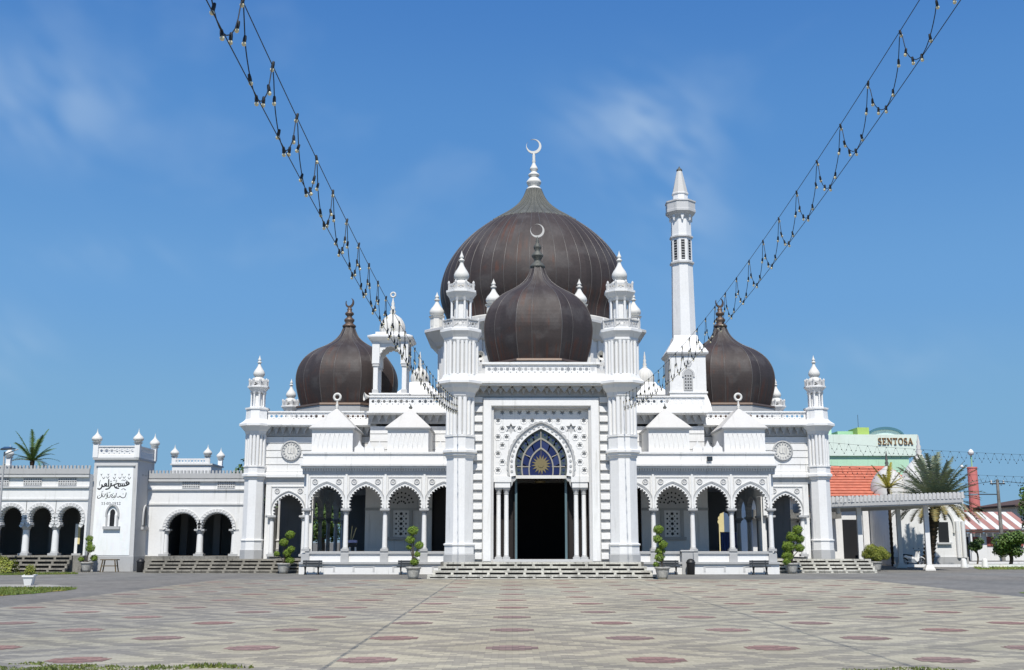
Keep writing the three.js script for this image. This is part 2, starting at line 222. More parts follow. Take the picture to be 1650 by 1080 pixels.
// --- floor, ceilings, roofs, hall
part(mosque, 'floor', [bx(-11.9, 11.9, 0, FL, -22, 3.0), bx(-15.9, -11.9, 0, FL, -22, .17), bx(11.9, 15.9, 0, FL, -22, .17), bx(-4.55, 4.55, 0, FL, 3.0, 9.0)], M.concrete);
part(mosque, 'ceiling', bx(-15.3, 15.3, 4.72, 4.9, -20, -.9), M.trim);
part(mosque, 'arcade_roof', [bx(-11.8, -3.2, 5.0, 5.25, -1.2, 2.7), bx(3.2, 11.8, 5.0, 5.25, -1.2, 2.7)], M.trim);
part(mosque, 'roof_slab', [bx(-15.1, 15.1, 7.35, 7.6, -14, -.9), bx(-8.9, 8.9, 8.1, 8.35, -14, -.4)], M.concrete);
for (const s of [-1, 1]) {
  part(mosque, 'hall_wall', s < 0 ? [bx(-9.4, -5.75, FL, 4.72, -2.3, -2), bx(-9.4, -9.1, FL, 4.72, -14, -2.3)] : [bx(5.75, 9.4, FL, 4.72, -2.3, -2), bx(9.1, 9.4, FL, 4.72, -14, -2.3)], M.white);
  part(mosque, 'wall_ledge', bx(s < 0 ? -9.42 : 5.75, s < 0 ? -5.75 : 9.42, 3.28, 3.42, -2, -1.94), M.grey);
  part(mosque, 'doorway_shade', [bx(s * 4.75 - 1, s * 4.75 + 1, FL, 4.72, -2.5, -2.42)], M.shadedWood);  // near-black sheet added for the dark of the open doorway
  part(mosque, 'upper_side_wall', [bx(s * 8.85 - .15, s * 8.85 + .15, 4.9, 8.35, -14, -.3), bx(s * 15 - .15, s * 15 + .15, 4.9, 7.35, -9.2, -1)], M.white);
  part(mosque, 'rear_wall', bx(Math.min(s * 9.1, s * 3.3), Math.max(s * 9.1, s * 3.3), FL, 8.1, -14.3, -14), M.white);
}
part(mosque, 'upper_back_wall', bx(-15, 15, 4.9, 7.35, -14.4, -14.1), M.white);
// pierced windows in the hall wall behind the arcade
for (const s of [-1, 1]) {
  const w = sub(mosque, 'lattice_window', [s * 7.42, 0, -2]);
  for (const k of [-.62, .44]) part(w, 'window_frame', bx(k, k + .18, 1.85, 3.28, .005, .14), M.grey); part(w, 'window_sill', bx(-.74, .74, 1.70, 1.85, .005, .22), M.grey);
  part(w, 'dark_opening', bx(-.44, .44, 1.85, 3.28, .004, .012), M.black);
  const sc = shapeOf([[-.44, 1.85], [.44, 1.85], [.44, 3.28], [-.44, 3.28]]); for (let i = 0; i < 3; i++) for (let j = 0; j < 5; j++) { const x = -.27 + i * .27, y = 2.02 + j * .27; sc.holes.push(pathOf(i === 1 ? star(x, y, .115, .6) : circ(x, y, .06, 6))); if (i < 2 && j < 4) sc.holes.push(pathOf(circ(x + .135, y + .135, .045, 4))); }
  part(w, 'window_screen', ext(sc, .05, .03), M.white);
  const f = sub(mosque, 'fan_screen', [s * 7.42, 0, -2]);
  const fs = shapeOf([[-.85, 3.42], ...archCurve(1.7, 3.42, 4.6), [.85, 3.42]]); for (let r = 0; r < 3; r++) for (let k = 0; k < 5 + r * 2; k++) { const a = Math.PI * (k + .5) / (5 + r * 2); fs.holes.push(pathOf(circ(Math.cos(a) * (.22 + r * .21), 3.62 + Math.sin(a) * (.16 + r * .23), .058, 6))); }
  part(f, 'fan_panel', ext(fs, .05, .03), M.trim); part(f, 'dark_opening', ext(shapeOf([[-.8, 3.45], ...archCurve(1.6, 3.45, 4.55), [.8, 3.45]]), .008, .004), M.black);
}
// --- columns
const colBase = merge([bx(-.2, .2, 0, .12, -.2, .2), cyl(.17, .14, .12, .2, 14)]), colShaft = merge(cyl(.128, .112, .2, 1.86, 16)), colCap = merge([lathe([[.115, 1.84], [.15, 1.86], [.15, 1.9], [.13, 1.92], [.21, 2.0], [.22, 2.02]], 14), bx(-.235, .235, 2.02, 2.12, -.235, .235)]);
function column(parent, x, z, y0 = 1.12, h = 1, m = M.white) { const c = mesh(parent, 'column', colShaft, m, [x, y0, z]); c.scale.y = h; mesh(c, 'base', colBase, M.grey); mesh(c, 'capital', colCap, M.grey); return c; }
// --- front arcade
const AC = [5.77, 7.74, 9.71, 11.68], apW = 1.97;
const panelG = merge(archPanel(apW - .10, 1.44, 3.22, 4.32, 4.95, .34, 2.82, 19, .10)), ringG = merge(archRing(1.5, 3.26, 4.40, .15, .20, .05, 3.16)), ring2G = merge(archRing(1.5, 3.3, 4.42, .09, .15, .03, 3.16));
const rosG = merge([new THREE.TorusGeometry(.125, .028, 6, 18).translate(0, 0, 3.175), ext(shapeOf(star(0, 0, .09, .45)), .03, 3.155)]), pierG = merge([bx(-.05, .05, 3.22, 4.95, 2.84, 3.22)]), sillG = merge(bx(-.985, .985, 1.0, 1.12, 2.55, 3.16)), lowG = merge(bx(-.79, .79, .60, 1.0, 2.82, 3.08)), pedG = merge(bx(-.20, .20, .58, 1.0, 2.7, 3.20));
const fr1 = merge([bx(-.86, .86, 4.78, 4.83, 3.155, 3.19), bx(-.86, -.82, 3.9, 4.78, 3.155, 3.185), bx(.82, .86, 3.9, 4.78, 3.155, 3.185)]);
const underG = merge([bx(-.55, .55, .36, .40, 3.30, 3.325), ...[-1, 1].map((s) => bx(s * .50 - .05, s * .50 + .05, .12, .36, 3.3, 3.32))]);
for (const s of [-1, 1]) {
  for (const [i, x] of AC.entries()) { column(mosque, s * x, 3); mesh(mosque, 'pier', pierG, M.white, [s * x, 0, 0]); mesh(mosque, 'pedestal', pedG, M.grey, [s * x, 0, 0]); }
  for (let i = 0; i < 4; i++) {
    const x = s * (AC[0] - apW / 2 + i * apW - (i === 0 ? 0 : 0)), p = mesh(mosque, 'arch', panelG, M.white, [x, 0, 0]);
    mesh(p, 'archivolt', ringG, M.grey); mesh(p, 'inner_moulding', ring2G, M.white); mesh(p, 'panel_frame', fr1, M.trim);
    for (const k of [-1, 1]) mesh(p, 'rosette', rosG, M.trim, [k * .60, 4.58, 0]);
    mesh(mosque, 'low_wall', lowG, M.white, [x, 0, 0]); mesh(mosque, 'wall_coping', sillG, M.grey, [x, 0, 0]);
    mesh(mosque, 'plinth_panel', underG, M.trim, [x, 0, 0]);
  }
  const a = s < 0 ? -11.95 : 3.9, b = s < 0 ? -3.9 : 11.95;
  part(mosque, 'plinth', bx(a, b, 0, .50, 2.9, 3.30), M.white); part(mosque, 'plinth_ledge', [bx(a, b, .50, .60, 2.86, 3.40)], M.grey);
  part(mosque, 'frieze', bx(a, b, 4.95, 5.24, 2.80, 3.18), M.trim);
  const dn = []; for (let x = a + .06; x < b; x += .13) dn.push(bx(x, x + .07, 5.12, 5.24, 3.18, 3.24)); part(mosque, 'dentils', dn, M.white);
  part(mosque, 'cornice', [bx(a - .05, b + .05, 5.24, 5.36, 2.8, 3.34), bx(a - .1, b + .1, 5.36, 5.47, 2.8, 3.48)], M.white);
  part(mosque, 'parapet', bx(a, b, 5.47, 5.98, 2.82, 3.20), M.white); part(mosque, 'parapet_coping', bx(a - .04, b + .04, 5.98, 6.08, 2.8, 3.28), M.white);
  // return of the arcade towards the facade
  part(mosque, 'side_spandrel', [bx(s * 11.8 - .12, s * 11.8 + .12, 3.95, 5.24, -.6, 2.8), bx(s * 11.8 - .16, s * 11.8 + .16, 5.24, 5.98, -.6, 2.8)], M.white);
  part(mosque, 'side_low_wall', bx(s * 11.8 - .12, s * 11.8 + .12, 0, 1.05, .2, 2.9), M.white);
  // kiosks with hipped roofs on the arcade roof
  for (const [k, bxx] of [6.66, 10.52].entries()) {
    const g = sub(mosque, 'roof_lantern', [s * bxx, 0, 0]);
    part(g, 'wall', [bx(-1.04, 1.04, 6.0, 7.22, -.4, 3.0), bx(-1.07, 1.07, 7.22, 7.34, -.4, 3.05)], M.white);
    const rp = [], rv = (q) => rp.push(...q.flat()), A = [-1.16, 7.34, 3.14], B = [1.16, 7.34, 3.14], C = [1.16, 7.34, -.4], Dd = [-1.16, 7.34, -.4], R1 = [0, 8.48, 1.75], R2 = [0, 8.48, -.4];
    rv([A, B, R1]); rv([B, C, R2]); rv([B, R2, R1]); rv([Dd, A, R1]); rv([Dd, R1, R2]); rv([A, C, B]); rv([A, Dd, C]); rv([C, Dd, R2]);
    const rg = new THREE.BufferGeometry(); rg.setAttribute('position', new THREE.BufferAttribute(new Float32Array(rp), 3)); rg.computeVertexNormals(); part(g, 'roof', rg, M.roofPale);
    part(g, 'eave', [bx(-1.18, 1.18, 7.28, 7.338, -.4, 3.16)], M.grey);
    const sc = []; for (let i = 0; i < 8; i++) { const c = archCurve(.24, 6.15, 7.08).map(([x, y]) => [x - .84 + i * .24, y]); sc.push(ext(shapeOf([...offs(c, .0), ...offs(c, -.03).reverse()]), .02, 3.0)); } part(g, 'blind_arches', sc, M.white);
    if (k === 1) part(g, 'ring_finial', [lathe([[.05, 8.42], [.10, 8.5], [.05, 8.56], [.09, 8.62], [.04, 8.70], [.04, 8.86]], 10).translate(0, 0, 1.75), new THREE.TorusGeometry(.17, .062, 8, 24).translate(0, 9.06, 1.75)], M.cream);
    else part(g, 'ring_finial', lathe([[.06, 8.42], [.11, 8.5], [.05, 8.58], [.0, 8.72]], 10).translate(0, 0, 1.75), M.lead);
  }
  const mer = merge(ext(shapeOf([[-.24, 6.08], [.24, 6.08], [.24, 6.3], [.1, 6.42], [0, 6.66], [-.1, 6.42], [-.24, 6.3]]), .12, 2.95));
  for (const x of [8.1, 8.62, 9.12, 4.5, 5.0]) mesh(mosque, 'merlon', mer, M.white, [s * x, 0, 0]);
}
// --- upper walls in courses
const cG = {};
function courses(x0, x1, y0, y1, z, n, parent = mosque) { const h = (y1 - y0) / n; part(parent, 'upper_wall', bx(x0, x1, 4.72, y1, z - .3, z), M.grey); for (let i = 0; i < n; i++) part(parent, 'wall_course', bx(x0, x1, y0 + i * h + .022, y0 + (i + 1) * h - .022, z, z + .035), M.white); }
courses(-8.99, -3.5, 5.6, 7.72, -.1, 5); courses(3.5, 8.99, 5.6, 7.72, -.1, 5);
courses(-14.7, -9.0, 5.30, 7.22, -.7, 5); courses(9.0, 14.7, 5.30, 7.22, -.7, 5);
// bracketed cornices
const brk = merge(ext(shapeOf([[-.17, 0], [.17, 0], [.06, -.24], [.03, -.36], [-.03, -.36], [-.06, -.24]]), .2, 0)), brkS = merge(ext(shapeOf([[-.13, 0], [.13, 0], [.05, -.2], [0, -.32], [-.05, -.2]]), .16, 0));
function corniceRun(x0, x1, y, z, proj, parent = mosque, sp = .38) { // y: underside of the cornice slab
  part(parent, 'frieze', bx(x0, x1, y - .46, y, z - .2, z + .03), M.grey);  // darker grey paint deepens the cornice shade on frieze and brackets
  part(parent, 'cornice', [bx(x0, x1, y, y + .07, z - .2, z + proj * .7), bx(x0 - .03, x1 + .03, y + .07, y + .16, z - .2, z + proj)], M.white);
  const n = Math.max(1, Math.round((x1 - x0) / sp)); for (let i = 0; i < n; i++) mesh(parent, 'bracket', brk, M.grey, [x0 + (i + .5) * (x1 - x0) / n, y, z + .03]);
}
function balustrade(x0, x1, y, z, H, parent = mosque, base = .3) { // a solid base, a pierced panel, a rail
  part(parent, 'parapet_base', bx(x0, x1, y, y + base, z - .16, z + .10), M.white);
  const n = Math.max(1, Math.round((x1 - x0) / 2.6)), w = (x1 - x0) / n; for (let i = 0; i < n; i++) part(parent, 'pierced_panel', lattice(w, H), M.white, [x0 + (i + .5) * w, y + base, z]);
  part(parent, 'rail', bx(x0, x1, y + base + H, y + base + H + .07, z - .1, z + .11), M.white);
}
for (const s of [-1, 1]) {
  const f = (a, b) => s < 0 ? [-b, -a] : [a, b];
  corniceRun(...f(9.0, 14.7), 7.70, -.62, .56); balustrade(...f(9.0, 14.6), 7.86, -.5, .42, mosque, .22);
  corniceRun(...f(3.6, 9.1), 8.30, -.05, .58); balustrade(...f(4.0, 9.05), 8.46, .06, .46, mosque, .34);
  part(mosque, 'string_course', [bx(...f(11.9, 14.75), 5.0, 5.16, -.9, -.42), bx(...f(11.9, 14.75), 5.16, 5.3, -.9, -.56)], M.white);
  part(mosque, 'frieze', bx(...f(11.9, 14.75), 4.66, 5.0, -.95, -.6), M.trim);
  // roundel
  const r = sub(mosque, 'roundel', [s * 13.32, 6.44, -.66]);
  part(r, 'disc', cyl(.5, .5, -.02, .05, 28).rotateX(Math.PI / 2), M.cream); part(r, 'rim', new THREE.TorusGeometry(.50, .055, 8, 30).translate(0, 0, .05), M.grey);
  for (let i = 0; i < 16; i++) part(r, 'spoke', bx(-.028, .028, .34, .45, .05, .09).rotateZ(i * Math.PI / 8), M.grey);
  part(r, 'calligraphy', [tube([[-.16, .18, .06], [-.17, -.08, .06], [-.05, -.15, .06], [.0, .14, .06]], .022, 14, 5), tube([[.0, .14, .06], [.01, -.12, .06], [.1, -.16, .06], [.12, .18, .06]], .022, 14, 5), tube([[.2, .16, .06], [.21, -.16, .06]], .022, 6, 5)], M.trim);
  // outer arch of the corner pavilion
  const cx = s * 13.36, ap = part(mosque, 'corner_arch', archPanel(2.45, 1.38, 2.98, 4.05, 4.66, .36, -.98, 17, .10), M.white, [cx, 0, 0]);
  mesh(ap, 'archivolt', merge(archRing(1.42, 3.0, 4.1, .15, .20, .05, -.62)), M.grey); mesh(ap, 'panel_frame', merge([bx(-.95, .95, 4.48, 4.53, -.62, -.58), bx(-.95, -.91, 3.3, 4.48, -.62, -.585), bx(.91, .95, 3.3, 4.48, -.62, -.585)]), M.trim); for (const k of [-1, 1]) mesh(ap, 'rosette', rosG, M.trim, [k * .62, 4.28, -3.78]);
  for (const k of [-1, 1]) column(mosque, cx + k * .86, -.68, FL + .12, 1.02);
  part(mosque, 'corner_pier', [bx(s * 14.45 - .16, s * 14.45 + .16, FL, 4.66, -.95, -.7), bx(s * 12.2 - .12, s * 12.2 + .12, FL, 4.66, -.98, -.9)], M.white);
  part(mosque, 'side_lintel', bx(s * 15.0 - .12, s * 15.0 + .12, 4.1, 4.72, -9, -1.0), M.white);
  part(mosque, 'passage_wall', bx(Math.min(s * 12.95, s * 14.9), Math.max(s * 12.95, s * 14.9), FL, 4.72, -6.2, -6), M.dark);  // dark paint stands in for the shade inside the corner arch
  part(mosque, 'verandah_end_wall', s < 0 ? bx(-12.6, -9.4, FL, 4.72, -17.6, -17.4) : ext((() => { const q = shapeOf([[9.4, FL], [12.95, FL], [12.95, 4.72], [9.4, 4.72]]); q.holes.push(pathOf([[11.80, FL + .01], [12.52, FL + .01], ...scallop(archCurve(.72, 2.7, 3.45), 7, .07).reverse().map(([x, y]) => [x + 12.16, y])])); return q; })(), .2, -12.2), M.dark);  // dark paint stands in for shade at the verandah end
  // side colonnade receding towards the back
  const nc = s < 0 ? 5 : 3; for (let i = 0; i < nc; i++) { column(mosque, s * 12.8, -4.6 - i * 3.0, FL, 1.1, M.white); if (i < nc - 1) part(mosque, 'side_arch', archPanel(2.95, 2.5, 3.02, 4.2, 4.72, .3, -.15, 17, .07).rotateY(Math.PI / 2), M.white, [s * 12.8, 0, -6.1 - i * 3.0]); }
}
// --- towers
function flutes(ap, y0, y1, r, n = 16) { const o = []; for (let i = 0; i < n; i++) { const a = i * 2 * Math.PI / n + Math.PI / 8, k = i % 2 ? 1 : 1 / Math.cos(Math.PI / 8); o.push(cyl(r, r, y0, y1, 6, Math.sin(a) * ap * k, Math.cos(a) * ap * k)); } return o; }
function colonnettes(ap, y0, y1, r) { const o = []; for (let i = 0; i < 8; i++) { const a = i * Math.PI / 4 + Math.PI / 8; o.push(merge([cyl(r, r * .9, y0, y1, 8, Math.sin(a) * ap, Math.cos(a) * ap), cyl(r * 1.1, r * 1.9, y1 - .16, y1 - .04, 8, Math.sin(a) * ap, Math.cos(a) * ap), bx(-r * 1.5, r * 1.5, y0, y0 + .07, -r * 1.5, r * 1.5).rotateY(a).translate(Math.sin(a) * ap, 0, Math.cos(a) * ap)])); } return o; }
function octRail(ap, y, H) { const o = []; const w = 2 * ap * Math.tan(Math.PI / 8); for (let i = 0; i < 8; i++) o.push(lattice(w, H, .05).translate(0, y, ap - .03).rotateY(i * Math.PI / 4)); return o; }
function railPosts(ap, y, H) { const o = [], k = ap / Math.cos(Math.PI / 8); for (let i = 0; i < 8; i++) { const a = i * Math.PI / 4 + Math.PI / 8; o.push(lathe([[.045, y], [.045, y + H], [.07, y + H + .03], [.05, y + H + .1], [.0, y + H + .16]], 6).translate(Math.sin(a) * k, 0, Math.cos(a) * k)); } return o; }
for (const s of [-1, 1]) { // portico towers
  const t = sub(mosque, 'portico_tower', [s * 3.74, 0, 8.5]);
  part(t, 'base', octa([[0, FL], [.70, FL], [.70, 1.02], [.655, 1.04], [.655, 1.06]]), M.grey);
  part(t, 'pedestal', octa([[.655, 1.06], [.655, 1.42], [.70, 1.44], [.70, 1.50], [.62, 1.53]]), M.white);
  part(t, 'shaft', octa([[.615, 1.5], [.60, 5.36]]), M.white);
  part(t, 'capital', octa([[.60, 5.34], [.64, 5.38], [.64, 5.44], [.70, 5.47], [.70, 5.56], [.78, 5.60], [.78, 5.70], [.66, 5.74], [.66, 6.30], [.70, 6.32], [.70, 6.40], [.58, 6.42]]), M.white);
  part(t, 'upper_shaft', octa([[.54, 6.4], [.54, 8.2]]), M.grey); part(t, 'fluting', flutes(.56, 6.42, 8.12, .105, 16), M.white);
  part(t, 'cornice', octa([[.56, 8.06], [.66, 8.2], [.70, 8.36], [.86, 8.56], [.92, 8.72], [1.02, 8.76], [1.02, 8.88], [.86, 9.0], [.80, 9.18], [.74, 9.2]]), M.white);
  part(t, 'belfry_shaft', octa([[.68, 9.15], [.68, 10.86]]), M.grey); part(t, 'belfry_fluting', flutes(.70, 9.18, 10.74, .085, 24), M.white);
  part(t, 'belfry_cornice', octa([[.70, 10.66], [.78, 10.8], [.78, 10.9], [.84, 11.0], [.90, 11.1], [.96, 11.18], [.96, 11.30], [.84, 11.34], [.82, 11.36], [0, 11.36]]), M.white);
  part(t, 'balcony', [...octRail(.82, 11.36, .36), ...railPosts(.82, 11.36, .36), octa([[.84, 11.72], [.86, 11.72], [.86, 11.76], [.79, 11.76]])], M.trim);
  part(t, 'lantern_core', octa([[.32, 11.3], [.32, 12.95]]), M.white); for (const c of colonnettes(.47, 11.36, 12.86, .062)) mesh(t, 'colonnette', c, M.white);
  part(t, 'lantern_cornice', octa([[.44, 12.72], [.5, 12.84], [.56, 12.9], [.66, 13.06], [.70, 13.1], [.70, 13.2], [.6, 13.22], [0, 13.24]]), M.white);
  part(t, 'lantern_balcony', [...octRail(.58, 13.22, .3), ...railPosts(.58, 13.22, .3)], M.trim);
  part(t, 'cupola', lathe([[.44, 13.22], [.46, 13.4], [.40, 13.62], [.22, 13.76]], 16), M.cream);
  part(t, 'finial', lathe(onion(.365, 13.68, 1.52), 20), M.cream);
}
for (const s of [-1, 1]) for (const z of [-.62, -9.6]) { // corner towers
  const t = sub(mosque, 'corner_tower', [s * 15.22, 0, z]);
  part(t, 'base', octa([[0, FL], [.58, FL], [.58, 1.16], [.54, 1.18]]), M.grey);
  part(t, 'shaft', octa([[.54, 1.18], [.54, 1.62], [.58, 1.64], [.58, 1.70], [.515, 1.72], [.50, 4.88]]), M.white);
  part(t, 'capital', octa([[.50, 4.86], [.56, 4.92], [.56, 5.0], [.64, 5.04], [.64, 5.16], [.56, 5.2], [.56, 5.52], [.6, 5.54], [.6, 5.6], [.5, 5.62]]), M.white);
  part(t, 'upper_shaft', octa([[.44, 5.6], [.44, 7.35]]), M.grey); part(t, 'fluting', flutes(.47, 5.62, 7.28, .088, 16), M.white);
  part(t, 'cornice', octa([[.48, 7.22], [.56, 7.34], [.6, 7.46], [.74, 7.62], [.8, 7.7], [.88, 7.74], [.88, 7.86], [.68, 8.0], [.58, 8.12], [.56, 8.62], [.62, 8.66], [.62, 8.74], [0, 8.76]]), M.white);
  part(t, 'lantern_core', octa([[.24, 8.7], [.24, 9.75]]), M.white); for (const c of colonnettes(.36, 8.74, 9.66, .052)) mesh(t, 'colonnette', c, M.white);
  part(t, 'lantern_cornice', octa([[.34, 9.58], [.4, 9.68], [.5, 9.82], [.55, 9.86], [.55, 9.94], [.46, 9.96], [0, 9.98]]), M.white);
  part(t, 'lantern_balcony', [...octRail(.46, 9.94, .28), ...railPosts(.46, 9.94, .28)], M.trim);
  part(t, 'cupola', lathe([[.38, 9.94], [.40, 10.15], [.34, 10.34], [.2, 10.46]], 16), M.cream);
  part(t, 'finial', lathe(onion(.31, 10.4, 1.28), 18), M.cream);
}
// --- the portico
{
  const Z = 8.3;
  part(mosque, 'portico_wall', [ext(shapeOf([[-3.4, FL], [-2.28, FL], [-2.28, 7.74], [2.28, 7.74], [2.28, FL], [3.4, FL], [3.4, 8.25], [-3.4, 8.25]]), .4, Z - .4)], M.grey);
  part(mosque, 'portico_side_wall', [bx(-3.4, -3.1, FL, 8.6, -2.2, Z - .4), bx(3.1, 3.4, FL, 8.6, -2.2, Z - .4)], M.white);
  part(mosque, 'portico_roof', bx(-3.4, 3.4, 8.6, 8.9, -2.2, Z - .3), M.concrete);
  part(mosque, 'portico_ceiling', bx(-3.08, 3.08, 7.9, 8.1, -2.2, Z - .42), M.shadedWood);  // near-black ceiling carries the room shade in its colour
  const blk = merge(ext(shapeOf([[-.22, 0], [.22, 0], [.22, .27], [-.22, .27]]), .09, Z, .02));
  for (const s of [-1, 1]) for (let i = 0; i < 17; i++) mesh(mosque, 'stone_block', blk, M.white, [s * 2.93, FL + .1 + i * .447, 0]);
  // moulded frame round the entrance
  const fr = (o, i, t, u) => { const sh = shapeOf([[-o, FL], [-i, FL], [-i, u], [i, u], [i, FL], [o, FL], [o, t], [-o, t]]); return sh; };
  part(mosque, 'portal_frame', [ext(fr(2.68, 2.30, 8.18, 7.78), .16, Z, .03)], M.white);
  part(mosque, 'portal_reveal', [bx(-2.32, -2.2, FL, 7.72, Z - .42, Z + .02), bx(2.2, 2.32, FL, 7.72, Z - .42, Z + .02), bx(-2.32, 2.32, 7.70, 7.8, Z - .42, Z + .02)], M.trim);
  // carved spandrel with stars round the pointed arch
  const a0 = archCurve(2.30, 4.60, 6.76), z1 = Z - .34;
  const pl = shapeOf([[-2.2, 4.58], ...offs(a0, .31), [2.2, 4.58], [2.2, 7.7], [-2.2, 7.7]]);
  const inArch = (x, y) => { const c = offs(a0, .46); let k = false; for (let i = 0, j = c.length - 1; i < c.length; j = i++) if ((c[i][1] > y) !== (c[j][1] > y) && x < (c[j][0] - c[i][0]) * (y - c[i][1]) / (c[j][1] - c[i][1]) + c[i][0]) k = !k; return k || (Math.abs(x) < 1.55 && y < 4.75); };
  const sm = [];
  for (let j = 0; j < 8; j++) for (let i = -5; i <= 5; i++) { const x = (i + (j % 2) * .5) * .40, y = 4.84 + j * .385; if (Math.abs(x) > 2.02 || inArch(x, y) || y > 7.55) continue; const big = j === 5 && Math.abs(Math.abs(x) - 1.4) < .12; if (j > 4 && j < 7 && Math.abs(Math.abs(x) - 1.38) < .36 && !big) { continue; } pl.holes.push(pathOf(star(x, y, big ? .27 : .125, .55))); sm.push([x, y, big]); }
  part(mosque, 'carved_panel', ext(pl, .09, z1), M.white);
  part(mosque, 'carved_backing', ext(shapeOf([[-2.2, 4.58], ...offs(a0, .14), [2.2, 4.58], [2.2, 7.7], [-2.2, 7.7]]), .05, z1 - .055), M.grey);
  const mot = []; for (const [x, y, b] of sm) { if (b) continue; const h = circ(x, y, .175, 6, 0), h2 = circ(x, y, .155, 6, 0); const sh = shapeOf(h); sh.holes.push(pathOf(h2)); mot.push(ext(sh, .018, z1 + .09)); } part(mosque, 'carved_tracery', mot, M.white);
  const edge = []; for (let i = 0; i < 8; i++) edge.push(ext(shapeOf([[-.27, 0], [-.27, .08], [-.2, .16], [-.1, .1], [0, .06], [.1, .1], [.2, .16], [.27, .08], [.27, 0]].map(([x, y]) => [x - 1.925 + i * .55, 7.7 - y * .9])), .05, z1 + .09)); part(mosque, 'scalloped_edge', edge, M.trim);
  // cusped archivolt, in three orders
  part(mosque, 'portal_archivolt', [ext(shapeOf([...scallop(offs(a0, .35), 25, .06), ...offs(a0, .29).reverse()]), .10, z1 + .04)], M.grey);
  const dots = resample(offs(a0, .175), 25); for (const [x, y] of dots.slice(1, -1)) part(mosque, 'archivolt_boss', ext(shapeOf(circ(x, y, .062, 8)), .05, z1 + .02), M.grey);
  part(mosque, 'portal_inner_arch', ext(shapeOf([...offs(a0, .31), ...offs(a0, .02).reverse()]), .06, z1 - .02), M.white);
  // stained glass
  const sg = sub(mosque, 'stained_glass_window', [0, 0, Z - .44]);
  const A = (w, yt) => archCurve(w, 4.62, yt), band = (o, i, m, n, nm, k0) => { const P = resample(o, 120), Q = resample(i, 120); for (let q = 0; q < n; q++) { const s0 = Math.round(q * 120 / n) + 1, s1 = Math.round((q + 1) * 120 / n) - 1, sh = shapeOf([...P.slice(s0, s1 + 1), ...Q.slice(s0, s1 + 1).reverse()]); part(sg, nm, ext(sh, .015, 0), (q + k0) % 2 ? m[1] : m[0]); } };
  const o0 = A(2.26, 6.72), o1 = A(1.78, 6.38), o2 = A(1.66, 6.30), o3 = A(1.12, 5.92), o4 = A(1.02, 5.84);
  band(o0, o1, [M.greyGlass, M.greyGlass], 12, 'pane', 0); band(o2, o3, [M.blueGlass, M.blueGlassLight], 8, 'pane', 1);
  part(sg, 'pane', ext(shapeOf([[-.51, 4.62], ...o4, [.51, 4.62]]), .015, 0), M.blueGlass);
  part(sg, 'muntins', [ext(shapeOf([...offs(o1, .005), ...o2.slice().reverse()]), .05, 0), ext(shapeOf([...offs(o3, .005), ...o4.slice().reverse()]), .05, 0), bx(-.022, .022, 5.9, 6.7, 0, .045), bx(-1.12, -.5, 5.0, 5.045, .001, .045), bx(.5, 1.12, 5.0, 5.045, .001, .045), ...[-1, 1].map((s) => rod([s * .5, 5.46, .025], [s * .84, 5.62, .025], .022, .022, 5))], M.muntin);
  part(sg, 'sunburst', [ext(shapeOf(star(0, 5.12, .46, .55, 16)), .02, .018), ext(shapeOf(circ(0, 5.12, .14, 12)), .02, .04), bx(-.008, .008, 4.64, 5.8, .03, .05)], M.gold);
  for (const [x, y] of resample(offs(o0, -.12), 22)) part(sg, 'leaded_rosette', ext(shapeOf(circ(x, y, .055, 6)), .02, .016), M.blueGlassLight);
  part(sg, 'glass_frame', ext(shapeOf([...offs(o0, .06), ...offs(o0, -.015).reverse()]), .06, -.01), M.lead);
  part(mosque, 'transom', bx(-1.18, 1.18, 4.47, 4.62, Z - .5, Z - .36), M.cream);
  // impost blocks, twin columns, door posts
  for (const s of [-1, 1]) {
    part(mosque, 'impost', [bx(s * 1.79 - .41, s * 1.79 + .41, 4.30, 4.58, Z - .8, Z - .2), bx(s * 1.79 - .36, s * 1.79 + .36, 4.05, 4.30, Z - .76, Z - .24)], M.white);
    part(mosque, 'impost_corbel', ext(shapeOf([[s * 1.40, 4.58], [s * 1.12, 4.5], [s * 1.22, 4.36], [s * 1.30, 4.33], [s * 1.34, 4.18], [s * 1.42, 4.05]]), .34, Z - .72), M.grey);
    for (const x of [1.61, 1.97]) { const c = part(mosque, 'portal_column', cyl(.108, .10, .98, 3.74, 16), M.white, [s * x, 0, Z - .46]); part(c, 'capital', [lathe([[.10, 3.72], [.12, 3.76], [.12, 3.8], [.11, 3.82], [.16, 3.98]], 12), bx(-.172, .172, 3.98, 4.05, -.18, .18)], M.grey); part(c, 'base', [bx(-.17, .17, FL + .1, FL + .2, -.17, .17), cyl(.14, .11, FL + .2, .99, 12)], M.grey); }
    part(mosque, 'door_post', bx(s * 1.16 - .05, s * 1.16 + .05, FL, 4.5, Z - .95, Z - .8), M.tealPaint);
    part(mosque, 'door_leaf', [bx(s * 1.24 - .03, s * 1.24 + .03, FL + .02, 4.3, Z - 2.0, Z - 1.0)], M.shadedWood);
    part(mosque, 'shade_lining', [bx(s * 3.08 - .02, s * 3.08 + .02, FL, 7.9, -2.1, Z - .45), bx(s * 2.24 - .06, s * 2.24 + .06, FL, 4.05, Z - 1.2, Z - .46)], M.shadedWood);  // lining added, coloured near black so the room reads unlit
    part(mosque, 'door_wing', [bx(Math.min(s * 1.3, s * 3.05), Math.max(s * 1.3, s * 3.05), FL, 4.5, Z - 1.3, Z - 1.2)], M.shadedWood);  // same near-black, room shade in the colour
  }
  part(mosque, 'threshold', bx(-2.2, 2.2, FL, FL + .10, Z - .8, Z + .15), M.trim);
  part(mosque, 'hall_back', bx(-3.06, 3.06, FL, 7.9, -2.4, -2.2), M.shadedWood); part(mosque, 'hall_floor', bx(-3.04, 3.04, FL, FL + .012, -2.2, Z - .8), M.shadedWood);  // back and floor coloured with the shade of the room
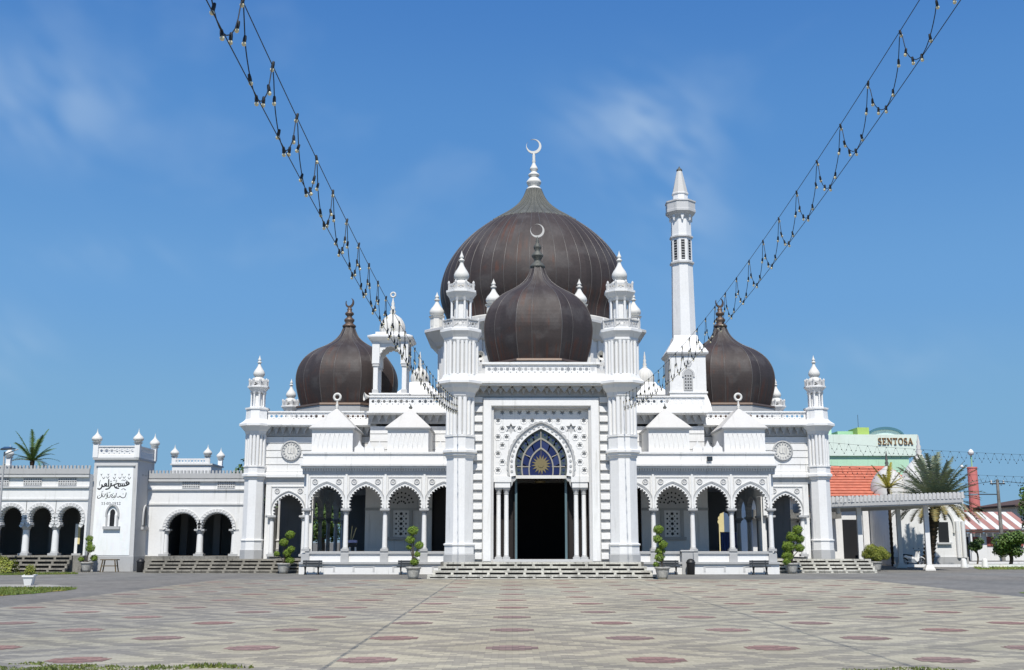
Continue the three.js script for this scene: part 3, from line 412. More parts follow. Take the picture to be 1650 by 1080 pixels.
  const ch = sub(mosque, 'chandelier', [0, 0, 6.1]); part(ch, 'stem', rod([0, 4.7, 0], [0, 7.9, 0], .02), M.gold); for (const [q, y] of [[.42, 4.62], [.22, 4.42]]) part(ch, 'ring', new THREE.TorusGeometry(q, .05, 6, 24).rotateX(Math.PI / 2).translate(0, y, 0), M.gold); for (let i = 0; i < 8; i++) { const a = i * Math.PI / 4; part(ch, 'lamp_glass', lathe([[.02, 0], [.06, .03], [.07, .1], [.04, .16]], 8).translate(Math.sin(a) * .42, 4.62, Math.cos(a) * .42), M.cream); }
  // cornice, brackets, balustrade
  part(mosque, 'frieze', bx(-3.4, 3.4, 8.24, 8.66, Z - .35, Z + .05), M.grey);  // frieze, brackets and corbels painted darker grey for shade under the cornice
  for (let i = 0; i < 12; i++) mesh(mosque, 'bracket', brkS, M.grey, [-2.95 + i * .536, 8.64, Z + .05]);
  const tri = merge(ext(shapeOf([[-.25, 0], [.25, 0], [0, -.3]]), .34, 0)); for (let i = 0; i < 11; i++) mesh(mosque, 'corbel', tri, M.grey, [-2.68 + i * .536, 8.70, Z + .05]);
  part(mosque, 'cornice', [bx(-3.3, 3.3, 8.70, 8.80, Z - .3, Z + .55), bx(-3.3, 3.3, 8.80, 8.90, Z - .3, Z + .66)], M.white);
  part(mosque, 'parapet_base', ext(shapeOf([[-Z - .5, 8.90], [-Z + .3, 8.90], [-Z + .3, 9.26], [-Z - .36, 9.26]]), 6.2, -3.1).rotateY(Math.PI / 2), M.white);
  part(mosque, 'pierced_panel', lattice(5.2, .46), M.white, [0, 9.26, Z + .22]);
  part(mosque, 'rail', bx(-2.75, 2.75, 9.72, 9.82, Z + .08, Z + .34), M.white);
  for (const s of [-1, 1]) { part(mosque, 'star_panel', [ext((() => { const q = shapeOf([[-.26, 0], [.26, 0], [.26, .58], [-.26, .58]]); q.holes.push(pathOf(star(0, .29, .17, .6, 8))); return q; })(), .07, 0)], M.trim, [s * 2.86, 9.26, Z + .15]); balustrade(-3, 3, 8.9, 0, .46, sub(mosque, 'side_balustrade', [s * 3.3, 0, 5.0], Math.PI / 2)); }
}
// --- domes
function seamGeo(prof, r, wide) { const o = []; for (let i = 1; i < prof.length; i++) o.push(rod([0, prof[i - 1][1], prof[i - 1][0]], [0, prof[i][1], prof[i][0]], r, r, 5)); return merge(o); }
function smoothProfile(p, n = 40) { const c = new THREE.CatmullRomCurve3(p.map(([r, y]) => new THREE.Vector3(r, y, 0)), false, 'centripetal'); return c.getPoints(n).map((v) => [Math.max(v.x, .001), v.y]); }
function crescent(R, y, k = .85, t = .06, ax = -.12, ay = .135) { const s = new THREE.Shape(), r = R * k, cx = ax * R, cy = ay * R, o = []; const d = Math.hypot(cx, cy), th = Math.atan2(cy, cx), a = Math.acos(clamp((R * R + d * d - r * r) / (2 * R * d), -1, 1)), b = Math.acos(clamp((r * r + d * d - R * R) / (2 * r * d), -1, 1)); for (let i = 0; i <= 40; i++) { const q = th + a + (2 * Math.PI - 2 * a) * i / 40; o.push([R * Math.cos(q), R * Math.sin(q)]); } for (let i = 0; i <= 40; i++) { const q0 = th - (Math.PI - b), q1 = th - 2 * Math.PI + (Math.PI - b), w = q0 + (q1 - q0) * i / 40; o.push([cx + r * Math.cos(w), cy + r * Math.sin(w)]); } return ext(shapeOf(o), t, -t / 2).translate(0, y, 0); }
{ // main dome on its octagonal drum
  const Zc = -6, dm = sub(mosque, 'drum', [0, 0, Zc]);
  part(dm, 'drum_wall', octa([[5.55, 8.2], [5.55, 13.0]]), M.white);
  const pil = []; for (let i = 0; i < 8; i++) for (let k = -3; k <= 3; k++) pil.push(bx(k * .64 - .10, k * .64 + .10, 10.6, 12.7, 5.55, 5.66).rotateY(i * Math.PI / 4)); part(dm, 'pilasters', pil, M.white);
  part(dm, 'drum_string', octa([[5.56, 10.3], [5.72, 10.34], [5.72, 10.5], [5.56, 10.54]]), M.white);
  part(dm, 'soffit', octa([[5.5, 12.55], [5.75, 12.7], [5.85, 12.9], [6.32, 13.42], [6.36, 13.44]]), M.roofPale);
  part(dm, 'cornice', octa([[6.36, 13.44], [6.40, 13.46], [6.40, 13.60], [6.30, 13.64], [5.3, 13.75]]), M.trim);
  part(dm, 'dome_ring', octa([[5.35, 13.7], [5.35, 14.1], [5.2, 14.2]], 32), M.roofPale);
  const ped = merge([octa([[.42, 13.6], [.42, 13.7], [.36, 13.72], [.36, 14.34], [.42, 14.38], [.46, 14.44], [.0, 14.5]]), ...Array.from({ length: 8 }, (_, i) => bx(-.07, .07, 13.85, 14.2, .36, .375).rotateY(i * Math.PI / 4))]), on = merge(lathe(onion(.43, 14.42, 1.5), 20));
  for (let i = 0; i < 8; i++) { const a = i * Math.PI / 4 + Math.PI / 8, R = 5.72 / Math.cos(Math.PI / 8), q = mesh(dm, 'turret', merge([ped.clone(), on.clone()]), M.cream, [Math.sin(a) * R, 0, Math.cos(a) * R]); }
  const prof = smoothProfile([[5.16, 14.0], [5.28, 14.8], [5.55, 15.5], [5.66, 16.15], [5.64, 16.7], [5.51, 17.3], [5.20, 18.05], [4.62, 18.95], [3.88, 19.75], [3.05, 20.42], [2.40, 20.82], [1.5, 21.2], [.6, 21.6], [.3, 22]], 56);
  const dome = keep(mosque, 'main_dome', lathe(prof, 96), M.copper, [0, 0, Zc]);
  const sg = seamGeo(prof.filter((p) => p[1] < 20.9), .022); for (let i = 0; i < 48; i++) mesh(dome, 'seam', sg, M.seam, [0, 0, 0], (i + .5) * Math.PI / 24);
  const sk = smoothProfile([[2.72, 20.60], [2.66, 20.68], [2.36, 20.90], [1.76, 21.28], [1.12, 21.78], [.70, 22.3], [.44, 22.9]], 20); part(dome, 'skirt', lathe(sk, 48), M.lead);
  const rb = seamGeo(sk, .045); for (let i = 0; i < 32; i++) mesh(dome, 'skirt_rib', rb, M.lead, [0, 0, 0], i * Math.PI / 16);
  const tip = merge(lathe([[0, -.13], [.09, -.08], [.12, .0], [.07, .06], [0, .08]], 6)); for (let i = 0; i < 32; i++) { const a = (i + .5) * Math.PI / 16; mesh(dome, 'skirt_tassel', tip, M.lead, [Math.sin(a) * 2.71, 20.63, Math.cos(a) * 2.71]); }
  part(dome, 'finial', lathe([[.46, 22.86], [.46, 22.94], [.40, 23.02], [.30, 23.08], [.36, 23.14], [.45, 23.32], [.45, 23.42], [.30, 23.62], [.22, 23.68], [.34, 23.80], [.34, 23.88], [.20, 24.0], [.16, 24.06], [.26, 24.2], [.24, 24.28], [.10, 24.56], [.09, 24.66], [.12, 24.72], [.09, 24.8], [.09, 25.1], [.05, 25.3]], 20), M.cream);
  part(dome, 'crescent', crescent(.47, 25.70, .82, .09, -.115, .147), M.cream);
}
function copperDome(nm, x, z, prof, y0, ringR, fin, fm) {
  const d = keep(mosque, nm, (() => { const g = new THREE.LatheGeometry(prof.map(([r, y]) => new THREE.Vector2(r, y)), 64); const p = g.attributes.position; for (let i = 0; i < p.count; i++) { const a = Math.atan2(p.getX(i), p.getZ(i)), r = Math.hypot(p.getX(i), p.getZ(i)), q = ((a + Math.PI / 8) % (Math.PI / 4) + Math.PI / 4) % (Math.PI / 4) - Math.PI / 8, k = mix(1, 1 / Math.cos(q) , .85) / mix(1, 1 / Math.cos(Math.PI / 8), .25); p.setX(i, p.getX(i) * k); p.setZ(i, p.getZ(i) * k); } const o = g.toNonIndexed(); o.computeVertexNormals(); return o; })(), M.copper, [x, 0, z]);
  const sg = seamGeo(prof.map(([r, y]) => [r * mix(1, 1 / Math.cos(Math.PI / 8), .60), y]), .026); for (let i = 0; i < 8; i++) mesh(d, 'seam', sg, M.seam, [0, 0, 0], i * Math.PI / 4 + Math.PI / 8);
  const s2 = seamGeo(prof.map(([r, y]) => [r * .985, y]), .016); for (let i = 0; i < 16; i++) mesh(d, 'standing_seam', s2, M.seam, [0, 0, 0], i * Math.PI / 8 + (i % 2 ? .13 : -.13 + 0) + 0);
  part(d, 'dome_plinth', [octa([[ringR, y0 - .62], [ringR, y0 - .02], [ringR - .5, y0 + .04]])], M.grey); part(d, 'dome_rim', octa([[ringR - .02, y0 - .08], [ringR + .06, y0 - .04], [ringR + .03, y0 + .06], [ringR - .3, y0 + .14]]), M.copperSmall);
  part(d, 'finial', lathe(fin, 18), fm); return d;
}
{
  const pp = smoothProfile([[2.50, 10.48], [2.62, 10.9], [2.78, 11.5], [2.83, 11.85], [2.87, 12.4], [2.74, 13.1], [2.44, 13.7], [1.92, 14.22], [1.24, 14.64], [.78, 15.0], [.50, 15.4], [.33, 15.86]], 36);
  const pd = copperDome('portico_dome', 0, 2.5, pp, 10.5, 2.66, [[.30, 15.74], [.40, 15.86], [.40, 15.94], [.34, 16.02], [.20, 16.16], [.16, 16.26], [.30, 16.46], [.32, 16.54], [.20, 16.68], [.12, 16.78], [.20, 16.92], [.21, 17.0], [.13, 17.14], [.07, 17.22], [.10, 17.30], [.05, 17.42], [.04, 17.56]], M.lead);
  part(pd, 'crescent', crescent(.375, 17.88, .84, .07, -.10, .135), M.roofPale);
  part(mosque, 'portico_drum', octa([[2.95, 8.8], [2.95, 9.7], [2.75, 9.9]]), M.lead, [0, 0, 2.5]);
  const sp = smoothProfile([[2.56, 9.18], [2.70, 9.65], [2.87, 10.4], [2.90, 11.0], [2.76, 11.6], [2.42, 12.15], [1.88, 12.6], [1.22, 12.95], [.76, 13.3], [.49, 13.65], [.31, 14.1]], 36);
  for (const s of [-1, 1]) {
    const d = copperDome('corner_dome', s * 11.0, -5, sp, 9.2, 2.72, [[.29, 14.0], [.40, 14.10], [.40, 14.18], [.30, 14.26], [.22, 14.34], [.30, 14.46], [.30, 14.56], [.18, 14.66], [.14, 14.74], [.26, 14.86], [.26, 14.94], [.12, 15.06], [.16, 15.16], [.10, 15.26], [.05, 15.3]], M.copperSmall);
    part(d, 'crescent', crescent(.30, 15.56, .80, .07, -.1, .25).rotateY(s * .5), M.copperSmall);
    part(mosque, 'corner_drum', octa([[2.9, 7.5], [2.9, 8.5], [2.82, 8.6]]), M.copperSmall, [s * 11.0, 0, -5]);
  }
}
// --- rooftop pavilion and kiosks
function ribDome(R, y0, H, n = 16) { const p = smoothProfile([[.92 * R, 0], [R, .22 * H], [.96 * R, .48 * H], [.72 * R, .76 * H], [.36 * R, .94 * H], [.1 * R, H]], 16).map(([r, y]) => [r, y + y0]); const g = new THREE.LatheGeometry(p.map(([r, y]) => new THREE.Vector2(r, y)), n * 6), q = g.attributes.position; for (let i = 0; i < q.count; i++) { const a = Math.atan2(q.getX(i), q.getZ(i)), k = 1 - .055 * (1 - Math.abs(Math.sin(a * n / 2))); q.setX(i, q.getX(i) * k); q.setZ(i, q.getZ(i) * k); } g.computeVertexNormals(); return g; }
const spike = (y, s, R = .2) => lathe([[R, y], [R * 1.1, y + .06 * s], [R * .6, y + .12 * s], [R * .9, y + .24 * s], [R * .5, y + .36 * s], [R * .7, y + .46 * s], [R * .35, y + .6 * s], [R * .5, y + .68 * s], [R * .25, y + .84 * s], [R * .15, y + s]], 12);
{
  const c = sub(mosque, 'rooftop_pavilion', [-8.0, 0, -1.05]), h = .78;
  part(c, 'plinth', bx(-1.05, 1.05, 8.3, 9.44, -1.05, .92), M.white); part(c, 'floor_slab', bx(-1.1, 1.1, 9.44, 9.52, -1.05, 1.0), M.white);
  for (const sx of [-1, 1]) for (const sz of [-1, 1]) { const q = part(c, 'post', [bx(-.12, .12, 9.52, 11.1, -.12, .12)], M.white, [sx * h, 0, sz * h]); part(q, 'post_capital', bx(-.17, .17, 11.0, 11.14, -.17, .17), M.trim); part(q, 'post_base', bx(-.16, .16, 9.52, 9.72, -.16, .16), M.trim); part(c, 'post_head', bx(-.2, .2, 11.14, 12.3, -.2, .2), M.white, [sx * h, 0, sz * h]); }
  for (let i = 0; i < 4; i++) part(c, 'cusped_arch', archPanel(1.2, 1.1, 11.14, 12.12, 12.36, .2, .67, 11, .06).rotateY(i * Math.PI / 2), M.white);
  part(c, 'eave', octa([[.9, 12.28], [1.0, 12.4], [1.22, 12.56], [1.24, 12.64], [1.0, 12.74], [.84, 12.80], [.84, 12.92], [0, 12.94]], 4), M.white);
  keep(c, 'ribbed_dome', ribDome(.72, 12.92, 1.14), M.cream); part(c, 'finial', [spike(13.98, 1.0, .2), new THREE.TorusGeometry(.13, .05, 8, 20).translate(0, 15.18, 0)], M.cream);
  for (const s of [-1, 1]) { const k = sub(mosque, 'rear_kiosk', [s * 7.45, 0, -13.2]); part(k, 'body', [bx(-1, 1, 8.3, 11.0, -1, .9)], M.white); part(k, 'hipped_roof', octa([[1.5, 10.9], [1.5, 11.0], [.7, 11.7], [.6, 11.9], [0, 11.9]], 4), M.white); keep(k, 'ribbed_dome', ribDome(.62, 11.84, 1.1), M.cream); part(k, 'finial', spike(12.9, 1.1, .16), M.cream); }
}
{ // minaret
  const m = sub(mosque, 'minaret', [8.36, 0, -2.0]);
  part(m, 'base', [bx(-1.0, 1.0, 8.0, 11.8, -1, 1)], M.white); part(m, 'base_skirt', octa([[1.3, 8.3], [1.18, 9.0], [1.0, 9.6]], 4), M.white); part(m, 'base_string', [bx(-1.06, 1.06, 9.62, 9.72, -1.06, 1.06)], M.white);
  part(m, 'base_cornice', octa([[1.0, 11.7], [1.14, 11.82], [1.16, 11.92], [1.0, 12.0]], 4), M.trim); part(m, 'base_roof', octa([[1.14, 11.93], [.72, 12.62], [.66, 12.9], [.62, 12.95]], 4), M.white);
  part(m, 'shaft', octa([[.64, 12.0], [.635, 13.2], [.57, 17.15]]), M.white);
  const w = sub(m, 'base_window', [.02, 0, 1]); part(w, 'window_frame', archRing(.5, 10.55, 10.95, .0, .09, .06, 0), M.trim); 
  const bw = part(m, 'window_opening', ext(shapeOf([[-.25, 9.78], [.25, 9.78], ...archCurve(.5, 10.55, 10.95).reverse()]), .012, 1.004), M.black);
  const ls = shapeOf([[-.25, 9.78], [.25, 9.78], ...archCurve(.5, 10.55, 10.95).reverse()]); for (let j = 0; j < 5; j++) for (let i = 0; i < 3; i++) ls.holes.push(pathOf(circ(-.14 + i * .14, 9.9 + j * .17, .055, 4))); part(m, 'window_screen', ext(ls, .03, 1.02), M.grey);
  part(w, 'carved_panel', ext(shapeOf(circ(0, 11.3, .22, 6)), .03, 0), M.trim);
  part(m, 'gallery_ledge', octa([[.57, 17.1], [.66, 17.15], [.66, 17.24], [.56, 17.26]]), M.trim); part(m, 'gallery', octa([[.56, 17.2], [.555, 18.7]]), M.white); part(m, 'gallery_cornice', octa([[.56, 18.64], [.64, 18.68], [.64, 18.76], [.55, 18.78]]), M.trim);
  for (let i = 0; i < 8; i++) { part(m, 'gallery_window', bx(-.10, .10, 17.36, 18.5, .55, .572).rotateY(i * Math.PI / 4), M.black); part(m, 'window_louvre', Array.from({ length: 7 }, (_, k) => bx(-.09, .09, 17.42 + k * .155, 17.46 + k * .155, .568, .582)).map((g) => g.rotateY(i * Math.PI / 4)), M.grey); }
  part(m, 'upper_shaft', octa([[.55, 18.7], [.53, 19.9]]), M.white);
  const cb = []; for (let i = 0; i < 8; i++) cb.push(ext(shapeOf([[-.1, 0], [.1, 0], [.03, -.34], [-.03, -.34]]), .16, .5).translate(0, 20.0, 0).rotateY(i * Math.PI / 4)); part(m, 'corbels', cb, M.white);
  part(m, 'balcony', octa([[.54, 19.8], [.66, 20.0], [.78, 20.12], [.82, 20.16], [.82, 20.30], [.80, 20.32], [.80, 20.72], [.84, 20.74], [.84, 20.82], [.72, 20.84], [0, 20.84]]), M.trim);
  part(m, 'turret_drum', octa([[.42, 20.8], [.41, 21.26], [.46, 21.3], [.46, 21.36]]), M.white); part(m, 'spire', octa([[.46, 21.36], [.42, 21.4], [.16, 22.66], [.14, 22.72]]), M.roofPale); part(m, 'spire_tip', lathe([[.14, 22.7], [.18, 22.76], [.15, 22.84], [.06, 22.92], [.0, 23.05]], 12), M.lead);
}
// --- flights of steps
function flight(name, label, x0, x1, z0, n, h, run, shrink = 0, SM = M.step) { // z0: foot of the flight, rising towards -z; all in mosque coordinates
  const t = thing(name, label, 'steps', [1.35, 0, -60]);
  for (let i = 0; i < n; i++) {
    const a = x0 + shrink * i, b = x1 - shrink * i, zf = z0 - i * run, y = i * h;
    part(t, 'shaded_riser', bx(a + .06, b - .06, y + .001, y + h - .07, zf - run - .06, zf - .16), M.shaded_riser);  // recessed piece coloured as the shadowed gap between treads
    part(t, 'tread', bx(a, b, y + h - .088, y + h, zf - run - .06, zf), SM);
    const m = Math.max(2, Math.round((b - a) / .80)); const g = merge(bx(-.06, .06, y, y + h - .085, zf - .15, zf - .004)); for (let k = 0; k <= m; k++) mesh(t, 'support_block', g, SM, [a + .06 + (b - a - .12) * k / m, 0, 0]);
    if (i === 0) part(t, 'footing', bx(a, b, 0, .035, zf - .16, zf + .02), SM);
  }
  return t;
}
flight('entrance_steps', 'wide white steps with dark slots leading up to the central portico', -5.05, 5.05, 10.25, 4, FL / 4, .30, .22);
flight('long_steps', 'long grey steps with dark slots between the sign tower and the left corner dome', -20.3, -12.05, 1.42, 4, FL / 4, .30, 0, M.stepGrey);
flight('corner_steps', 'white slotted steps below the right corner arch, beside the metal canopy', 12.05, 17.4, 1.42, 4, FL / 4, .30, 0);
// ================================================================ left wing and sign tower (world coordinates)
function toothed(x0, x1, y, z, h, parent, step = .2, mat = M.grey) { const o = [bx(x0, x1, y, y + h * .62, z - .12, z)]; for (let x = x0 + .03; x < x1 - .05; x += step) o.push(bx(x, x + step * .55, y + h * .62, y + h, z - .1, z - .012)); return part(parent, 'crenellated_parapet', o, mat); }
function latticeWin(parent, x, y0, y1, z, w) {
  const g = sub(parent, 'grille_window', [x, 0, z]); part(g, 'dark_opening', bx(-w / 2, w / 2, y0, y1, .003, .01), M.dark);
  const s = shapeOf([[-w / 2, y0], [w / 2, y0], [w / 2, y1], [-w / 2, y1]]), n = Math.round(w / .125), q = w / n, H = y1 - y0; for (let i = 0; i < n; i++) for (let j = 0; j < 3; j++) s.holes.push(pathOf((i + j) % 2 ? circ(-w / 2 + q * (i + .5), y0 + H * (j + .5) / 3, .052, 4) : circ(-w / 2 + q * (i + .5), y0 + H * (j + .5) / 3, .038, 6))); part(g, 'grille', ext(s, .03, .015), M.trim); return g;
}
function wing(name, label, xs, w, x0, x1, z, Y, cols) { // arcaded single-storey wing; xs: arch centres
  const g = thing(name, label, 'building', [0, 0, 0]);
  const P = xs[1] - xs[0], wall = [];
  for (const x of xs) { const p = part(g, 'arch', archPanel(P, w, Y.spring, Y.apex, Y.band, .5, z - .5, 19, .06, 'round'), M.white, [x, 0, 0]); mesh(p, 'archivolt', merge([archRing(w, Y.spring, Y.apex, .07, .26, .05, z, 'round')]), M.trim);
    const vs = resample(offs(archCurve(w, Y.spring, Y.apex, 'round'), .165), 17); for (const [a, b] of vs) { const t = Math.atan2(b - Y.spring - (Y.apex - Y.spring) * .42, a); part(p, 'voussoir', bx(-.07, .07, -.028, .028, z + .05, z + .075).rotateZ(t).translate(a, b, 0), M.white); } }
  for (const x of cols) { const c = part(g, 'column', cyl(.19, .17, Y.floor + .2, Y.spring - .26, 16), M.white, [x, 0, z - .25]); part(c, 'capital', [lathe([[.17, Y.spring - .28], [.2, Y.spring - .24], [.27, Y.spring - .1]], 14), bx(-.29, .29, Y.spring - .1, Y.spring - .003, -.27, .27)], M.grey); part(c, 'base', [bx(-.27, .27, Y.floor, Y.floor + .12, -.27, .27), cyl(.24, .2, Y.floor + .12, Y.floor + .22, 12)], M.grey); }
  part(g, 'wall', bx(x0, x1, Y.band, Y.parapet, z - .5, z), M.white);
  const a0 = xs[0] - P / 2, a1 = xs[xs.length - 1] + P / 2; for (const [p, q] of [[x0, a0], [a1, x1]]) if (q - p > .05) part(g, 'end_wall', bx(p, q, Y.floor - .02, Y.band, z - .5, z), M.white);
  part(g, 'string_course', [bx(x0, x1, Y.band - .03, Y.band + .06, z, z + .06), bx(x0, x1, Y.win0 - .10, Y.win0 - .02, z, z + .10), bx(x0, x1, Y.parapet - .18, Y.parapet - .06, z, z + .16)], M.trim);
  toothed(x0, x1, Y.parapet, z + .12, Y.top - Y.parapet, g);
  part(g, 'floor', bx(x0, x1, 0, Y.floor, z - 6, z + .18), M.concrete); part(g, 'roof', bx(x0, x1, Y.band + .1, Y.band + .3, z - 6, z - .5), M.concrete); part(g, 'back_wall', bx(x0, x1, Y.floor, Y.band, z - 6.2, z - 6), M.dark); for (const e of [x0, x1 - .2]) part(g, 'inner_end_wall', bx(e, e + .2, Y.floor, Y.band, z - 6, z - .5), M.dark);  // back and end walls painted dark in place of shade behind the arches
  const pil = []; for (let i = 0; i < xs.length; i++) part(g, 'inner_pier', bx(xs[i] - P / 2 - .2, xs[i] - P / 2 + .2, Y.floor, Y.band, z - 4.2, z - 3.8), M.dark);  // piers in the same dark paint, standing in for shade
  return g;
}
{
  const Y = { floor: .86, spring: 2.50, apex: 3.42, band: 3.84, win0: 4.58, parapet: 5.24, top: 5.70 };
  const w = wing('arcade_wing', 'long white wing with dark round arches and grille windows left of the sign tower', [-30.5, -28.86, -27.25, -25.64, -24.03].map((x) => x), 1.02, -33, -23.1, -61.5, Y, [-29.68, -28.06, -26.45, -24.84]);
  for (const x of [-30.2, -28.0, -26.2, -24.3]) latticeWin(w, x, 4.62, 5.02, -61.5, 1.0);
  const Y2 = { floor: .80, spring: 2.30, apex: 3.16, band: 3.66, win0: 4.56, parapet: 5.14, top: 5.58 };
  const v = wing('link_building', 'short white wing with two round dark arches between sign tower and mosque', [-18.64, -16.68], 1.5, -20.7, -14.45, -64, Y2, [-19.62, -17.66, -15.70]);
  for (const x of [-18.25, -16.25]) latticeWin(v, x, 4.60, 4.98, -64, 1.0);
  flight('side_steps', 'grey slotted steps behind the clipped hedge at the far left', -30.2, -25.0, -.3, 4, .86 / 4, .28, 0, M.stepGrey);
}
function postOnion(parent, x, y0, h, z) { const g = part(parent, 'corner_post', bx(x - .14, x + .14, y0, y0 + h, z - .14, z + .14), M.white); part(g, 'finial', [octa([[.2, y0 + h], [.24, y0 + h + .06], [.0, y0 + h + .08]]).translate(x, 0, z), lathe([[.14, y0 + h + .05], [.27, y0 + h + .18], [.29, y0 + h + .27], [.24, y0 + h + .37], [.13, y0 + h + .48], [.07, y0 + h + .56], [.03, y0 + h + .66], [0, y0 + h + .86]], 18).translate(x, 0, z)], M.cream); return g; }
{ // sign tower: slightly battered square tower carrying the mosque's name
  const T = thing('sign_tower', 'square white tower with grey edges bearing black calligraphy and a date', 'tower', [-21.9, 0, -63.5]);
  const b = 1.28, t = 1.20, dz = 1.5, H = 6.05;
  const body = new THREE.CylinderGeometry(1, 1, 1, 4, 1).rotateY(Math.PI / 4), p = body.attributes.position; for (let i = 0; i < p.count; i++) { const y = p.getY(i) > 0 ? H : 0, w = y ? t : b, sx = Math.sign(p.getX(i)) || 0, sz = Math.sign(p.getZ(i)) || 0; const c = Math.abs(p.getX(i)) < .01 && Math.abs(p.getZ(i)) < .01; p.setXYZ(i, c ? 0 : sx * w, y, c ? 0 : sz * (dz + (y ? -.05 : 0))); } const bd = body.toNonIndexed(); bd.computeVertexNormals(); part(T, 'body', bd, M.trim);
  part(T, 'base', [bx(-b - .02, b + .02, 0, .80, -dz - .02, dz + .02)], M.grey);
  // lettering panel
  const cv = document.createElement('canvas'); cv.width = 620; cv.height = 1480; const q = cv.getContext('2d'); q.fillStyle = '#eceeed'; q.fillRect(0, 0, 620, 1480);
  { const r2 = () => rnd(); for (let i = 0; i < 240; i++) { q.fillStyle = `rgba(${150 + r2() * 60 | 0},${152 + r2() * 60 | 0},${150 + r2() * 60 | 0},${.02 + r2() * .03})`; q.fillRect(r2() * 620, r2() * 1480, 4 + r2() * 60, 20 + r2() * 180); } }
  q.strokeStyle = q.fillStyle = '#17191a'; q.lineCap = 'round'; q.lineJoin = 'round';
  const st = (w, ...pts) => { q.lineWidth = w; q.beginPath(); q.moveTo(pts[0][0], pts[0][1]); for (let i = 1; i < pts.length - 1; i++) q.quadraticCurveTo(pts[i][0], pts[i][1], (pts[i][0] + pts[i + 1][0]) / 2, (pts[i][1] + pts[i + 1][1]) / 2); q.lineTo(...pts[pts.length - 1]); q.stroke(); }, dot = (x, y, r = 8) => { q.save(); q.translate(x, y); q.rotate(.7); q.fillRect(-r, -r, 2 * r, 2 * r); q.restore(); };
  // first line, broad reed-pen strokes read right to left
  st(22, [560, 292], [530, 262], [502, 284], [530, 312], [556, 300]); st(22, [556, 306], [520, 330], [470, 340], [430, 336]); for (const x of [486, 452, 420]) st(18, [x, 338], [x - 6, 300], [x - 14, 300]); st(22, [420, 338], [390, 350], [372, 330], [396, 296], [346, 300], [300, 320], [330, 372], [386, 376]); dot(350, 352, 9); st(20, [304, 318], [268, 340], [252, 330], [258, 300]);
  st(22, [246, 296], [252, 340], [214, 386], [168, 392]); dot(246, 262, 9); st(22, [204, 232], [208, 300], [212, 344]); st(22, [190, 340], [150, 344], [136, 306], [166, 292], [176, 322], [130, 348]); st(22, [132, 346], [96, 352], [92, 318]); st(24, [100, 330], [92, 372], [52, 396], [28, 382]);
  for (const [x, y] of [[116, 214], [186, 206], [300, 216], [398, 214], [470, 206], [560, 220]]) { st(9, [x - 22, y - 22], [x - 4, y + 16], [x + 20, y - 26]); } st(9, [340, 236], [350, 258], [330, 280]); st(9, [290, 250], [306, 230], [320, 256]); st(8, [60, 240], [44, 290], [56, 330]); st(9, [430, 246], [452, 232], [474, 252], [500, 230]); dot(520, 250, 7); dot(500, 400, 8); st(9, [440, 396], [470, 380], [494, 392]);
  for (const x of [70, 190, 310, 430, 550]) { st(8, [x - 13, 140], [x, 150], [x + 13, 138]); st(7, [x, 150], [x - 2, 172]); }
  // second line, lighter
  st(12, [520, 452], [516, 510], [480, 540], [440, 526]); st(12, [440, 526], [420, 498], [404, 528], [370, 520]); dot(470, 470, 6); st(12, [356, 460], [352, 520], [320, 534]); st(12, [330, 500], [300, 540], [270, 520], [296, 486], [270, 480]); dot(300, 462, 6); dot(316, 560, 5); st(12, [252, 486], [256, 524], [222, 530]); st(12, [208, 486], [210, 530], [176, 548]); st(12, [196, 452], [192, 512]); st(12, [170, 470], [150, 520], [120, 520], [112, 486]); st(12, [104, 452], [100, 520]); st(12, [96, 520], [60, 552], [30, 536], [36, 506]); dot(62, 496, 6); dot(140, 470, 5); st(7, [100, 432], [124, 424]); st(7, [220, 452], [248, 440]);
  q.font = 'bold 66px serif'; q.textAlign = 'center'; q.fillText('11-03-1912', 272, 652);
  const ct = new THREE.CanvasTexture(cv); ct.colorSpace = THREE.SRGBColorSpace; ct.anisotropy = 8;
  const W0 = .96, W1 = 1.0, y0 = .86, y1 = 5.72, pg = new THREE.PlaneGeometry(1, 1), pp = pg.attributes.position; for (let i = 0; i < 4; i++) { const up = pp.getY(i) > 0, y = up ? y1 : y0, w = mix(1.05, .98, y / H); pp.setXYZ(i, Math.sign(pp.getX(i)) * w, y, mix(dz, dz - .05, y / H) + .02); } pg.computeVertexNormals();
  keep(T, 'lettered_panel', pg, std({ map: ct, roughness: .75 }));
  const bars = []; part(T, 'panel_border', [bx(-1.08, 1.08, 5.70, 5.76, dz - .1, dz + .03)], M.grey);
  const nw = (par, turn, z) => { const w = sub(par, 'lancet_window', [0, 0, 0], turn); part(w, 'opening', ext(shapeOf([[-.13, 2.42], [.13, 2.42], ...archCurve(.26, 3.1, 3.36).reverse()]), .02, z), M.black); part(w, 'surround', [ext(shapeOf([...offs(archCurve(.30, 2.95, 3.42), .22), ...offs(archCurve(.30, 2.95, 3.42), .13).reverse()]), .09, z), bx(-.34, -.25, 2.44, 3.0, z, z + .07), bx(.25, .34, 2.44, 3.0, z, z + .07)], M.grey); part(w, 'reveal', [bx(-.25, -.13, 2.42, 3.05, z, z + .03), bx(.13, .25, 2.42, 3.05, z, z + .03)], M.white); part(w, 'sill', bx(-.46, .46, 2.26, 2.42, z, z + .14), M.grey); };
  nw(T, 0, dz + .004); { const k = sub(T, 'lancet_window', [1.255, 0, 0], Math.PI / 2); part(k, 'opening', ext(shapeOf([[-.13, 2.42], [.13, 2.42], ...archCurve(.26, 3.1, 3.36).reverse()]), .02, .0), M.black); part(k, 'surround', [ext(shapeOf([...offs(archCurve(.30, 2.5, 3.42), .22), ...offs(archCurve(.30, 2.5, 3.42), .13).reverse()]), .09, 0)], M.grey); part(k, 'sill', bx(-.46, .46, 2.26, 2.42, 0, .14), M.grey); }
